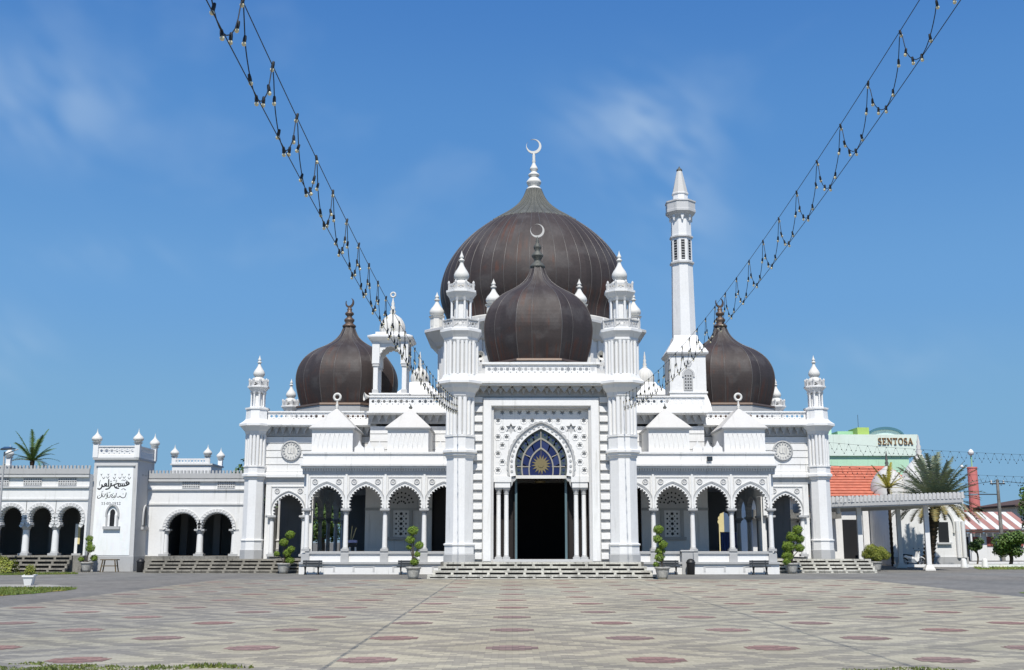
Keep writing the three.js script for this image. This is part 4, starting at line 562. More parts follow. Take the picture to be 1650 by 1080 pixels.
  part(T, 'side_vent', [-.5, 0, .5].map((z) => bx(1.19, 1.235, 5.22, 5.30, z - .12, z + .12)), M.grey);
  part(T, 'cornice', [bx(-t - .06, t + .06, H, H + .12, -dz, dz + .06)], M.grey);
  for (const s of [-1, 1]) { part(T, 'parapet_base', bx(-t, t, H + .12, H + .26, s * (dz - .08) - .08, s * (dz - .08) + .08), M.white); part(T, 'pierced_parapet', lattice(2.1, .46, .08), M.white, [0, H + .26, s * (dz - .08)]); part(T, 'rail', bx(-t, t, H + .72, H + .78, s * (dz - .08) - .09, s * (dz - .08) + .09), M.white);
    part(T, 'pierced_parapet', [lattice(2.7, .46, .08), bx(-1.36, 1.36, -.14, 0, -.08, .08), bx(-1.36, 1.36, .46, .52, -.09, .09)], M.white, [s * (t - .08), H + .26, 0], Math.PI / 2); for (const z of s < 0 ? [1] : [-1, 1]) postOnion(T, s * (t - .05), H + .12, .78, z * (dz - .06)); }
}
{ // turret rising behind the link building, and the one at the picture's left edge
  const r = thing('rear_turret', 'white turret with three bulb finials behind the link building', 'tower', [-21.3, 0, -76]);
  part(r, 'body', bx(-1.3, 1.3, 0, 6.6, -1.4, 1.4), M.white); part(r, 'cornice', bx(-1.4, 1.4, 6.6, 6.7, -1.5, 1.5), M.trim); part(r, 'pierced_parapet', lattice(2.4, .34, .08), M.white, [0, 6.7, 1.35]); for (const [x, z] of [[-1.2, 1.3], [1.0, 1.3], [1.2, -1.3]]) postOnion(r, x, 6.7, .45, z);
  const e = thing('edge_turret', 'white turret with a bulb finial rising at the picture left edge', 'tower', [-32.7, 0, -72.5]); part(e, 'body', bx(-1.2, .5, 0, 6.3, -1, .5), M.white); part(e, 'cornice', bx(-1.3, .6, 6.3, 6.4, -1.1, .6), M.trim); postOnion(e, .3, 6.4, .5, .3);
}
// ================================================================ right side: canopy, annex, palm, town behind
{
  const a = -5 * D2, c = thing('walkway_canopy', 'flat grey metal canopy with ribbed fascia on three posts right of the mosque', 'canopy', [25.0, 0, -62.5], a), up = (x) => 3.74 + .032 * x; // local x runs left from the front right corner; the roof rises a little to the right
  const slab = (y0, y1, z0, z1, x0 = -7.4, x1 = 0) => ext(shapeOf([[x0, up(x0) + y0], [x1, up(x1) + y0], [x1, up(x1) + y1], [x0, up(x0) + y1]]), z1 - z0, z0);
  part(c, 'roof', slab(0, .40, -12, 0), M.grey); for (let x = -7.35; x < -.05; x += .22) part(c, 'fascia_rib', bx(x, x + .13, up(x) + .22, up(x) + .58, -.03, .035), M.trim); part(c, 'roof_sheet', slab(.40, .54, -11.9, -.04), M.trim);
  part(c, 'soffit', slab(-.07, -.004, -11.9, -.06, -7.35, -.05), M.trim);
  for (const [x, z, y0] of [[-1.75, -1.2, 0], [-5.45, -1.2, .3], [-1.6, -8.0, 0]]) { const p = part(c, 'post', bx(-.125, .125, y0, up(x) - .07, -.125, .125), M.white, [x, 0, z]); part(p, 'post_foot', octa([[.28, y0], [.28, y0 + .07], [.17, y0 + .28], [.14, y0 + .32]], 4), M.cream); }
  part(c, 'soffit_lamp', lathe([[0, 3.10], [.12, 3.12], [.14, 3.22], [.12, 3.46]], 10).translate(-6.7, 0, -.6), M.cream); part(c, 'raised_kerb', bx(-7.4, -4.6, 0, .3, -9, -.7), M.concrete);
}
{ // orange-roofed hall with white walls
  const b = thing('orange_roof_house', 'white single-storey building with a bright orange tiled roof behind the canopy', 'building', [24.6, 0, -84]);
  part(b, 'wall', bx(-7, 6.0, 0, 5.0, -10, 0), M.white);
  const rg = new THREE.BufferGeometry(), f = [[-7.6, 4.95, .7], [6.4, 4.95, .7], [5.2, 7.5, -5], [-7.6, 7.5, -5]]; rg.setAttribute('position', new THREE.BufferAttribute(new Float32Array([f[0], f[1], f[2], f[0], f[2], f[3], [-7.6, 4.95, -10.7], [-7.6, 7.5, -5], [5.2, 7.5, -5], [-7.6, 4.95, -10.7], [5.2, 7.5, -5], [6.4, 4.95, -10.7], f[1], [6.4, 4.95, -10.7], f[2]].flat()), 3)); rg.computeVertexNormals(); const roof = part(b, 'roof', rg, M.orange);
  for (let j = 0; j < 11; j++) { const t = (j + .1) / 11; part(roof, 'tile_row', bx(-7.6, mix(6.4, 5.2, t), -.02, .045, -.02, .30).rotateX(.42).translate(0, mix(4.95, 7.5, t) + .03, mix(.7, -5, t)), M.orange); }
  part(b, 'gutter', bx(-7.6, 6.4, 4.76, 4.93, .68, .82), M.trim);
  for (const x of [-5.6, -2.6]) { const w = sub(b, 'window', [x, 0, 0]); part(w, 'pane', bx(-.75, .75, 1.5, 3.0, .01, .03), M.glassDark); part(w, 'frame', [bx(-.85, -.75, 1.4, 3.1, .01, .1), bx(.75, .85, 1.4, 3.1, .01, .1), bx(-.85, .85, 3.0, 3.1, .01, .1)], M.white); part(w, 'sill', bx(-.95, .95, 1.3, 1.42, .01, .2), M.trim); }
  for (const x of [.6, 2.6]) part(b, 'doorway', bx(x - .7, x + .7, .3, 3.2, .01, .04), M.black);
  for (const x of [-6.6, -4.1, -1.2, 1.6, 4.0]) part(b, 'pilaster', bx(x - .22, x + .22, 0, 4.7, 0, .22), M.white);
  part(b, 'awning', bx(-7, -.6, 3.25, 3.9, .2, 1.6), M.concrete); part(b, 'terrace', bx(-7.5, 6.4, 0, .35, 0, 2.4), M.concrete);
}
{ // domed white annex with a pointed window
  const b = thing('domed_annex', 'small white domed building with a pointed arch window beside the palm', 'building', [28.9, 0, -79.5]);
  part(b, 'wall', bx(-2.4, 2.9, 0, 4.6, -6, 0), M.white); part(b, 'parapet', bx(-2.5, 3.0, 4.6, 4.8, -6.1, .1), M.trim); part(b, 'plinth', bx(-2.46, 2.96, 0, .55, -6, .08), M.grey);
  const w = sub(b, 'pointed_window', [1.35, 0, 0]); part(w, 'opening', bx(-.36, .36, 1.55, 2.95, .005, .02), M.black); part(w, 'hood', ext(shapeOf([...offs(archCurve(1.3, 2.2, 3.9), .12), ...archCurve(1.3, 2.2, 3.9).reverse()]), .14, 0), M.cream); part(w, 'sill', bx(-.5, .5, 1.42, 1.54, .0, .18), M.trim);
  for (const x of [2.3, 2.7]) part(b, 'half_column', cyl(.14, .13, .5, 3.0, 10, x, .1), M.white);
  const d = part(b, 'dome', lathe(smoothProfile([[1.40, 4.7], [1.50, 5.2], [1.46, 5.9], [1.22, 6.6], [.84, 7.2], [.45, 7.6], [.2, 7.95]], 24), 32), M.cream, [1.45, 0, -4]); part(d, 'finial', spike(7.85, 1.55, .26), M.roofPale);
  const d2 = part(b, 'small_dome', lathe(smoothProfile([[1.2, 4.7], [1.3, 5.1], [1.2, 5.9], [.8, 6.6], [.3, 7.0], [.12, 7.2]], 20), 28), M.roofPale, [-.8, 0, -4.6]); part(d2, 'finial', spike(7.1, 1.2, .16), M.lead);
}
{ // mint department building with its name
  const b = thing('mint_building', 'pale mint shop building with brown capital letters along its top wall', 'building', [38, 0, -142]);
  part(b, 'lower_wall', bx(-6, 12.4, 0, 12.3, -20, -.3), M.mint); part(b, 'fascia', bx(-6, 13.6, 12.3, 15.0, -20, 0), paint(.74, .84, .75)); part(b, 'ledge', bx(-6, 8.4, 9.6, 9.75, -.3, .0), M.mintDeep); part(b, 'band', bx(-6, 11.0, 10.1, 10.25, -.3, -.15), M.mintDeep);
  part(b, 'roof_block', bx(6.6, 8.1, 15.0, 16.1, -6, -2), M.lime); part(b, 'roof_block', bx(4.6, 6.6, 15.0, 15.8, -8, -4), M.mintDeep); part(b, 'roof_block', bx(2.4, 3.8, 15.0, 16.2, -8, -4), M.mint);
  part(b, 'barrel_roof', ext(shapeOf(Array.from({ length: 21 }, (_, i) => { const a = Math.PI * (1 - i / 20); return [10.5 + 2.2 * Math.cos(a), 15.0 + .95 * Math.sin(a)]; })), 6, -9), paint(.62, .76, .72)); part(b, 'roof_edge', ext(shapeOf([...Array.from({ length: 21 }, (_, i) => { const a = Math.PI * (1 - i / 20); return [10.5 + 2.4 * Math.cos(a), 15.0 + 1.25 * Math.sin(a)]; }), ...Array.from({ length: 21 }, (_, i) => { const a = Math.PI * (i / 20); return [10.5 + 2.2 * Math.cos(a), 15.0 + .90 * Math.sin(a)]; })]), .5, -3.2), M.tealRoof);
  part(b, 'antenna', [rod([8.6, 15.0, -8], [8.6, 18.4, -8], .03)], M.iron); part(b, 'dish', lathe([[0, 0], [.7, .1], [1.3, .45]], 16).rotateX(1.1).scale(.7, .7, .7).translate(8.4, 15.6, -9), M.aluminium);
  const font = await new FontLoader().loadAsync('fonts/droid/droid_serif_regular.typeface.json'); let x = 8.45; for (const ch of 'SENTOSA') { const g = new TextGeometry(ch, { font, size: .84, depth: .14, curveSegments: 5 }); g.scale(.84, 1, 1); g.computeBoundingBox(); const w = g.boundingBox.max.x; part(b, 'letter', g, M.letter, [x, 13.72, .01]); x += w + .05; }
}
{
  const p = thing('pink_tower', 'slim pink tower with a white lamp head behind the striped roof', 'tower', [49.6, 0, -121]); part(p, 'shaft', octa([[.62, 0], [.50, 9.3], [.54, 9.35], [.54, 9.5], [0, 9.5]], 16), M.pink); part(p, 'mast', rod([0, 9.4, 0], [0, 10.8, 0], .09), M.mintDeep); part(p, 'lamp_head', lathe([[0, 10.7], [.28, 10.85], [.32, 11.1], [.16, 11.35], [0, 11.45]], 12), M.white); part(p, 'side_lamp', [rod([0, 9.4, 0], [-1.1, 9.5, 0], .04), lathe([[0, 9.4], [.2, 9.45], [.14, 9.7], [0, 9.74]], 8).translate(-1.1, 0, 0)], M.white);
  const u = thing('utility_pole', 'grey concrete utility pole with a cross arm and wires at the right', 'utility pole', [39.7, 0, -92]); part(u, 'pole', cyl(.17, .11, 0, 6.6, 10), M.concrete); part(u, 'cross_arm', [bx(-.6, .6, 6.2, 6.3, -.06, .06), bx(-2.0, 0, 5.35, 5.43, -.04, .04)], M.iron); part(u, 'insulator', [-.5, 0, .5].map((x) => cyl(.06, .04, 6.3, 6.55, 8, x)), M.cream); part(u, 'lamp_head', bx(-2.3, -1.7, 5.32, 5.44, -.1, .1), M.aluminium); part(u, 'wire', [tube([[0, 6.5, 0], [3, 6.15, 1], [7, 6.2, 2]], .02), tube([[0, 6.5, 0], [-4, 5.95, -3], [-9, 6.0, -6]], .02)], M.cable);
  const s = thing('striped_roof_stall', 'low market building with a red and white striped roof at the right', 'building', [38, 0, -97]); part(s, 'wall', bx(-2, 6, 0, 2.3, -4, 0), M.white);
  const stripe = paint(.40, .20, .17); for (let i = 0; i < 16; i++) part(s, 'roof_strip', bx(-.26, .26, 0, .05, 0, 4.4).rotateX(.36).translate(-2 + i * .54, 4.15, -3.4), i % 2 ? stripe : M.cream); part(s, 'post', [-1.8, 1, 3.6, 5.8].map((x) => bx(x - .07, x + .07, 0, 2.6, .5, .64)), M.white); part(s, 'roof_beam', bx(-2.2, 6.4, 2.35, 2.55, .46, .7), M.brownRoof); for (let i = 0; i < 4; i++) part(s, 'red_panel', bx(1.3 + i * 1.25, 1.9 + i * 1.25, 1.2, 2.0, .02, .06), M.redRoof);
  part(s, 'dark_front', bx(-1.9, 1.0, 0, 2.0, .01, .03), M.black);
  const h = thing('brown_roof_house', 'cream house with a dark brown hipped roof at the far right', 'house', [54.2, 0, -112]); part(h, 'wall', bx(-4.2, 6, 0, 5.0, -8, 0), M.cream); part(h, 'roof', octa([[5.6, 5.0], [5.6, 5.15], [.6, 6.2], [0, 6.2]], 4).translate(.6, 0, -4), M.brownRoof); for (const x of [-1.6, 2.4]) { const w = sub(h, 'window', [x, 0, 0]); part(w, 'pane', bx(-.6, .6, 2.9, 4.1, .01, .03), M.glassDark); part(w, 'frame', [bx(-.7, -.6, 2.8, 4.2, .01, .08), bx(.6, .7, 2.8, 4.2, .01, .08)], M.white); }
  const r = thing('red_roof_house', 'white block with a dull red roof left of the brown roofed house', 'house', [45.5, 0, -122]); part(r, 'wall', bx(-4.4, 3.4, 0, 4.4, -8, 0), M.white); part(r, 'upper_block', bx(-3.4, .6, 4.4, 6.6, -8, -4), M.white); part(r, 'roof', octa([[4.6, 4.4], [4.6, 4.6], [.5, 6.5], [0, 6.5]], 4).translate(1.2, 0, -3), M.redRoof);
  const y = thing('yellow_house', 'cream yellow house glimpsed through the right side of the mosque arcade', 'house', [21.5, 0, -112]); part(y, 'wall', bx(-5, 4.2, 0, 7, -6, 0), M.yellow); part(y, 'window', bx(-.3, .1, 4.4, 5.1, .01, .04), M.glassDark);
}
// white kerb, lawn, bollards on the right
struct('kerb', [bx(24.5, 33, -.02, .16, -73.2, -72.9), bx(31, 48, -.02, .14, -84, -83.7)], M.white);
// ================================================================ lawns and grass
const grassMap = rep(tex(512, 512, (u, v) => { const a = fbm(u, v, 6, 6, 4, 9), b = fbm(u, v, 100, 100, 2, 3), k = .75 + .5 * b; const dry = sst(.5, .72, a); return [mix(.36, .60, dry) * k, mix(.46, .54, dry) * k, mix(.12, .26, dry) * k]; }), 1 / 4);
const lawnMat = std({ map: grassMap, roughness: 1 });
function blades(pts, h) { const n = pts.length, P = new Float32Array(n * 9), C = new Float32Array(n * 9); pts.forEach(([x, y, z, k], i) => { const a = rr(0, 6.283), w = .012 * (1 + k), hh = h * rr(.5, 1.3) * k, lx = rr(-.5, .5) * hh, lz = rr(-.5, .5) * hh, t = tone(.3), o = i * 9; P.set([x - Math.cos(a) * w, y, z - Math.sin(a) * w, x + Math.cos(a) * w, y, z + Math.sin(a) * w, x + lx, y + hh, z + lz], o); for (let q = 0; q < 3; q++) C.set(t, o + q * 3); }); const g = new THREE.BufferGeometry(); g.setAttribute('position', new THREE.BufferAttribute(P, 3)); g.setAttribute('color', new THREE.BufferAttribute(C, 3)); g.setAttribute('uv', new THREE.BufferAttribute(new Float32Array(n * 6), 2)); g.computeVertexNormals(); return g; }
function lawn(name, pts, label, n, h) { // pts: [x, distance]
  const g = new THREE.ShapeGeometry(shapeOf(pts)).rotateX(-Math.PI / 2).translate(0, .008, 0); struct(name, g, lawnMat);
  const inside = (x, D) => { let k = false; for (let i = 0, j = pts.length - 1; i < pts.length; j = i++) if ((pts[i][1] > D) !== (pts[j][1] > D) && x < (pts[j][0] - pts[i][0]) * (D - pts[i][1]) / (pts[j][1] - pts[i][1]) + pts[i][0]) k = !k; return k; };
  const x0 = Math.min(...pts.map((p) => p[0])), x1 = Math.max(...pts.map((p) => p[0])), d0 = Math.min(...pts.map((p) => p[1])), d1 = Math.max(...pts.map((p) => p[1])), q = []; for (let i = 0; i < n; i++) { const x = rr(x0, x1), D = rr(d0, d1); if (inside(x, D)) q.push([x, .008, -D, 1]); }
  const m = mesh(scene, numbered('grass'), blades(q, h), L.grass); m.userData = { label, category: 'grass', kind: 'stuff' };
}
const wavy = (pts) => { const o = []; for (let i = 0; i < pts.length; i++) { const a = pts[i], b = pts[(i + 1) % pts.length]; for (let k = 0; k < 10; k++) o.push([mix(a[0], b[0], k / 10) + rr(-.09, .09), mix(a[1], b[1], k / 10) + rr(-.16, .16)]); } return o; };
lawn('lawn', wavy([[-30, 33], [-15.6, 33.4], [-14.9, 36], [-14.8, 39], [-15.4, 40.3], [-30, 40.6]]), 'short sunburnt grass in the front left corner of the plaza', 16000, .06);
lawn('lawn', wavy([[-40, 55.8], [-24.5, 55.4], [-21.6, 57.0], [-22.6, 59.0], [-40, 59.6]]), 'strip of green grass below the clipped hedge', 9000, .07);
lawn('lawn', wavy([[27.2, 66.5], [60, 64.5], [60, 77], [31, 77], [28.4, 70]]), 'strip of lawn at the far right by the bush', 9000, .09);
lawn('lawn', wavy([[15.6, 33.6], [30, 31], [30, 37], [16.2, 36.4]]), 'small tongue of grass at the right edge of the plaza', 5000, .06);
struct('concrete_path', new THREE.ShapeGeometry(shapeOf([[-30, 40.8], [-16.2, 40.7], [-15.7, 41.4], [-17.5, 43.2], [-30, 44.4]])).rotateX(-Math.PI / 2).translate(0, .006, 0), std({ color: lin(.52, .51, .48), map: concreteMap, roughness: .95 }));
{ // weeds creeping over the near edge of the pavers
  const q = []; for (let i = 0; i < 90000 && q.length < 22000; i++) { const left = rnd() < .62, x = left ? rr(-8.5, -2.2) : rr(4.2, 8.6), D = rr(11.8, left ? 15.9 : 15.6), e = left ? 15.5 - .26 * (x + 7.5) : 14.7 + .26 * (x - 4), n = fbm((x + 60) / 32, (D + 60) / 32, 26, 52, 4, 31); if (n > .49 + .17 * (D - (e - .3))) q.push([x, 0, -D, clamp((n - .45) * 4, .35, 1.3)]); }
  const m = mesh(scene, numbered('grass'), blades(q, .045), L.grass); m.userData = { label: 'weedy grass creeping over the pavers at the bottom of the picture', category: 'grass', kind: 'stuff' };
}
// ================================================================ potted plants
const potG = merge([lathe([[.0, 0], [.19, 0], [.24, .12], [.29, .36], [.30, .44], [.34, .45], [.34, .52], [.30, .53], [.29, .46]], 22)]), soilG = merge(cyl(.28, .28, .40, .455, 16));
function topiary(label, x, D, balls, lean = 0, mat = L.topiary, scale = 1) {
  const t = thing('potted_topiary', label, 'potted plant', [x, 0, -D], rr(-.1, .1), 'potted topiaries along the building front'); t.scale.setScalar(scale);
  mesh(t, 'pot', potG, M.pot); mesh(t, 'soil', soilG, M.soil);
  balls.forEach(([bx0, by, r], i) => { const o = [], bz = rr(-.12, .12); blob(o, 0, 0, 0, r, Math.round(900 * (r / .22) ** 2), .052, .86, .60); mesh(t, 'leaf_ball', leaves(o), mat, [bx0, by, bz]); part(t, 'stem', tube([[lean * .3 + rr(-.04, .04), .42, 0], [lean * .5 + bx0 * .15, .42 + (by - .42) * .45, bz * .3], [bx0 * .8, by - r * .55, bz], [bx0, by, bz]], .022, 10, 5), M.bark); });
  return t;
}
topiary('grey potted topiary of six leaf balls at the right end of the long left steps', -11.6, 57.9, [[.27, 1.94, .25], [-.03, 1.56, .24], [.35, 1.22, .2], [.16, 1.02, .22], [-.36, .99, .16], [.27, .67, .25]]);
topiary('grey potted topiary at the left foot of the portico steps', -4.28, 49.5, [[-.04, 2.07, .24], [-.15, 1.68, .21], [.23, 1.44, .2], [-.2, 1.36, .13], [.17, 1.06, .14], [.04, .74, .2]]);
topiary('grey potted topiary at the right foot of the portico steps', 6.5, 49.3, [[-.13, 2.12, .23], [-.2, 1.71, .2], [.04, 1.48, .2], [-.06, 1.22, .23], [-.1, .92, .22], [-.25, .62, .14]]);
topiary('bushier grey potted plant beside the right corner steps', 14.25, 58.0, [[.36, 2.2, .27], [.07, 1.86, .31], [.47, 1.75, .26], [-.12, 1.36, .34], [.42, 1.28, .25], [-.18, .88, .31], [-.3, .6, .2]], 0, L.topiary);
topiary('low wide potted bush in front of the metal canopy', 20.0, 62.6, [[-.2, 1.15, .38], [.25, 1.05, .36], [.5, .86, .3], [-.45, .9, .3], [.05, .8, .36]], 0, L.hedge);
topiary('grey potted topiary against the left edge of the sign tower', -22.75, 61.0, [[.03, 1.75, .2], [.17, 1.25, .25], [.33, .74, .2], [-.3, .68, .16], [.1, 1.5, .15]]);
{
  const pg = merge(octa([[0, 0], [.13, 0], [.20, .36], [.24, .37], [.24, .44], [.19, .44]], 4));
  [['small white square pot with a shrub, nearest of the pair on the pale path', -17.9, 42.3], ['small white square pot with a shrub, rear one of the pair on the pale path', -18.3, 43.4], ['small white square pot with a shrub cut by the left picture edge', -19.6, 43.0]].forEach(([lb, x, D]) => { const t = thing('white_planter', lb, 'potted plant', [x, 0, -D], .2, 'white planters on the left path'); t.scale.setScalar(.85); mesh(t, 'pot', pg, M.white); const o = []; blob(o, 0, 0, 0, .20, 500, .06, 1.3, .3); mesh(t, 'leaves', leaves(o), L.hedge, [0, .62, 0]); part(t, 'stem', rod([0, .4, 0], [0, .6, 0], .02), M.bark); });
  const h = thing('clipped_hedge', 'yellow green clipped hedge at the left edge in front of the side steps', 'hedge', [-27.9, 0, -58.2]); const o = []; for (let i = 0; i < 9000; i++) { const x = rr(-3.5, 2.55), a = rr(0, Math.PI), r = rr(.72, 1) * (1 + .1 * Math.sin(x * 5) + .06 * Math.sin(x * 13)); o.push([x, .05 + Math.sin(a) * .86 * r * (1 - .25 * sst(1.9, 2.55, x)), Math.cos(a) * .5 * r, Math.cos(a) * .2 + rr(-.5, .5), 1 + rr(-.6, .3), Math.cos(a) + rr(-.5, .5), .085, tone()]); } mesh(h, 'foliage', leaves(o), L.hedge); part(h, 'stems', Array.from({ length: 8 }, (_, i) => rod([-3.2 + i * .75, 0, 0], [-3.1 + i * .75, .6, 0], .03)), M.bark);
}
// ================================================================ trees, palms, bushes
function tree(name, label, x, D, h, R, mat, n, cat = 'tree', size = .26) {
  const t = thing(name, label, cat, [x, 0, -D]); const top = h - R;
  part(t, 'trunk', [tube([[0, 0, 0], [.08, top * .5, .05], [0, top, 0]], Math.max(.06, R * .10), 12, 8), ...Array.from({ length: 6 }, (_, i) => { const a = i * 1.05 + rr(0, .5); return rod([0, top * .75, 0], [Math.cos(a) * R * .6, top + R * rr(.0, .6), Math.sin(a) * R * .6], R * .05, R * .02, 6); })], M.bark);
  const o = []; for (let i = 0; i < 12; i++) { const a = i * 2.4, q = R * .55 * Math.sqrt((i + .5) / 12), yy = rr(-.45, .6) * R * (1 - .3 * q / R); blob(o, Math.cos(a) * q * 1.2, top + .35 * R + yy, Math.sin(a) * q * 1.2, R * rr(.34, .52), n / 12 | 0, size, .85, .35); } mesh(t, 'crown', leaves(o), mat); return t;
}
function frondGeo(len, droop, wide, n = 62) { // one palm frond along +z rising, then drooping
  const o = [], P = [], C = []; const tri = (a, b, c, t) => { P.push(...a, ...b, ...c); for (let i = 0; i < 3; i++) C.push(...t); };
  const at = (t) => [0, len * (Math.sin(t * 1.2) * .35 - droop * t * t), len * (t * (1 - .18 * t * droop))];
  for (let i = 1; i <= n; i++) { const t = i / n, p = at(t), q = at(Math.min(1, t + .022)), w = wide * Math.sin(Math.PI * (.12 + .82 * t)) ** .7; for (const s of [-1, 1]) { const tn = tone(.25), up = .35, e = [p[0] + s * w * rr(.8, 1.1), p[1] + w * up * rr(.3, 1.2) - w * .25, p[2] + w * rr(.5, .9)]; tri([p[0], p[1], p[2]], [q[0], q[1] + .012, q[2]], e, tn); } const a = at((i - 1) / n); tri([a[0] - .018, a[1], a[2]], [a[0] + .018, a[1], a[2]], [p[0], p[1], p[2]], [.9, .9, .7]); }
  const g = new THREE.BufferGeometry(); g.setAttribute('position', new THREE.BufferAttribute(new Float32Array(P), 3)); g.setAttribute('color', new THREE.BufferAttribute(new Float32Array(C), 3)); g.setAttribute('uv', new THREE.BufferAttribute(new Float32Array(P.length / 3 * 2), 2)); g.computeVertexNormals(); return g;
}
function palm(name, label, x, D, base, top, n, len, mat, dry, tr, lean = [0, 0]) {
  const t = thing(name, label, 'palm tree', [x, 0, -D]); const rings = []; for (let i = 0; i < 16; i++) { const y = base + (top - base) * i / 16; rings.push(lathe([[tr * .86, y], [tr * 1.15, y + (top - base) / 16 * .8], [tr * .84, y + (top - base) / 16]], 10).translate(lean[0] * (1 - y / top), 0, lean[1] * (1 - y / top))); } part(t, 'trunk', rings, M.palmBark);
  const gs = [[.05, .34], [.14, .38], [.28, .38], [.46, .36]].map(([d, w]) => frondGeo(len, d, w * len / 2.6)); 
  for (let i = 0; i < n; i++) { const k = i / n, m = mesh(t, 'frond', gs[Math.min(3, Math.floor(k * 4))], k > .80 ? dry : mat, [0, top, 0]); m.rotation.order = 'YXZ'; m.rotation.y = i * 2.39996; m.rotation.x = -mix(1.15, -.30, k ** .62) + rr(-.1, .1); m.scale.setScalar(rr(.85, 1.1)); }
  return t;
}
palm('date_palm', 'grey green date palm with a thick shaggy trunk behind the canopy', 28.0, 74.6, 0, 4.0, 84, 3.3, L.palm, L.palmDry, .36, [-.9, .3]);
palm('young_palm', 'small yellowing palm in front of the orange roof', 25.2, 75.4, 0, 5.1, 14, 1.7, L.yellow, L.palmDry, .1);
palm('tall_palm', 'green palm crown rising behind the left wing roof', -36.8, 86, 0, 7.7, 20, 2.4, L.mid, L.palmDry, .16);
tree('broadleaf_tree', 'dark green tree cut by the right picture edge', 40.2, 84, 5.6, 2.7, L.mid, 8000);
tree('round_bush', 'round green bush with short stems on the right lawn', 33.9, 77.5, 2.25, 1.3, L.mid, 5200, 'bush', .16);
tree('small_shrub', 'small upright shrub by the white kerb beside the domed annex', 30.6, 75.0, 1.7, .55, L.dark, 900, 'bush', .15);
[[-14.4, 86, 4.0, 1.9], [-17.2, 87, 4.2, 2.0], [-20.2, 89, 4.2, 2.1], [-17.2, 92, 7.4, 3.2], [-14.2, 95, 6.6, 2.8], [-21.5, 98, 8.0, 3.6], [20.4, 92, 3.4, 1.5], [25.6, 97, 5.2, 2.2]].forEach(([x, D, h, R], i) => tree(i < 3 ? 'garden_shrub' : 'garden_tree', ['low shrub behind the third column from the left in the side colonnade', 'low shrub filling the gap behind the side colonnade, left arcade', 'low shrub furthest left behind the side colonnade', 'leafy tree seen through the leftmost arcade arch', 'low tree seen through the second arcade arch from the left', 'tall dark tree behind the left corner arch', 'low tree seen through the rightmost arcade arch', 'dark tree behind the right corner arch'][i], x, D, h, R, i < 3 ? L.mid : L.dark, i < 3 ? 3600 : 5000, i < 3 ? 'bush' : 'tree', i < 3 ? .2 : .34));
// ================================================================ benches, bins, lamps and other small things
function bench(label, x, D, turn = 0) { const b = thing('park_bench', label, 'bench', [x, 0, -D], turn, 'dark benches along the arcade'); for (const [i, y] of [.50, .60].entries()) part(b, 'back_slat', bx(-.48, .48, y, y + .085, -.20, -.165), M.iron); for (let i = 0; i < 3; i++) part(b, 'seat_slat', bx(-.5, .5, .375, .41, -.15 + i * .12, -.05 + i * .12), M.iron); for (const s of [-1, 1]) part(b, 'leg', [tube([[s * .32, 0, .2], [s * .32, .2, .06], [s * .32, .37, .16]], .03, 10, 6), tube([[s * .32, 0, -.24], [s * .32, .2, -.06], [s * .32, .38, -.14], [s * .32, .69, -.215]], .03, 12, 6)], M.iron); return b; }
bench('dark metal bench at the left end of the arcade plinth', -9.85, 56.1); bench('dark bench half hidden behind the topiary left of the portico', -5.15, 56.1); bench('dark bench between the right portico topiary and the black bin', 7.75, 56.1); bench('dark metal bench near the right end of the arcade plinth', 12.2, 56.1);
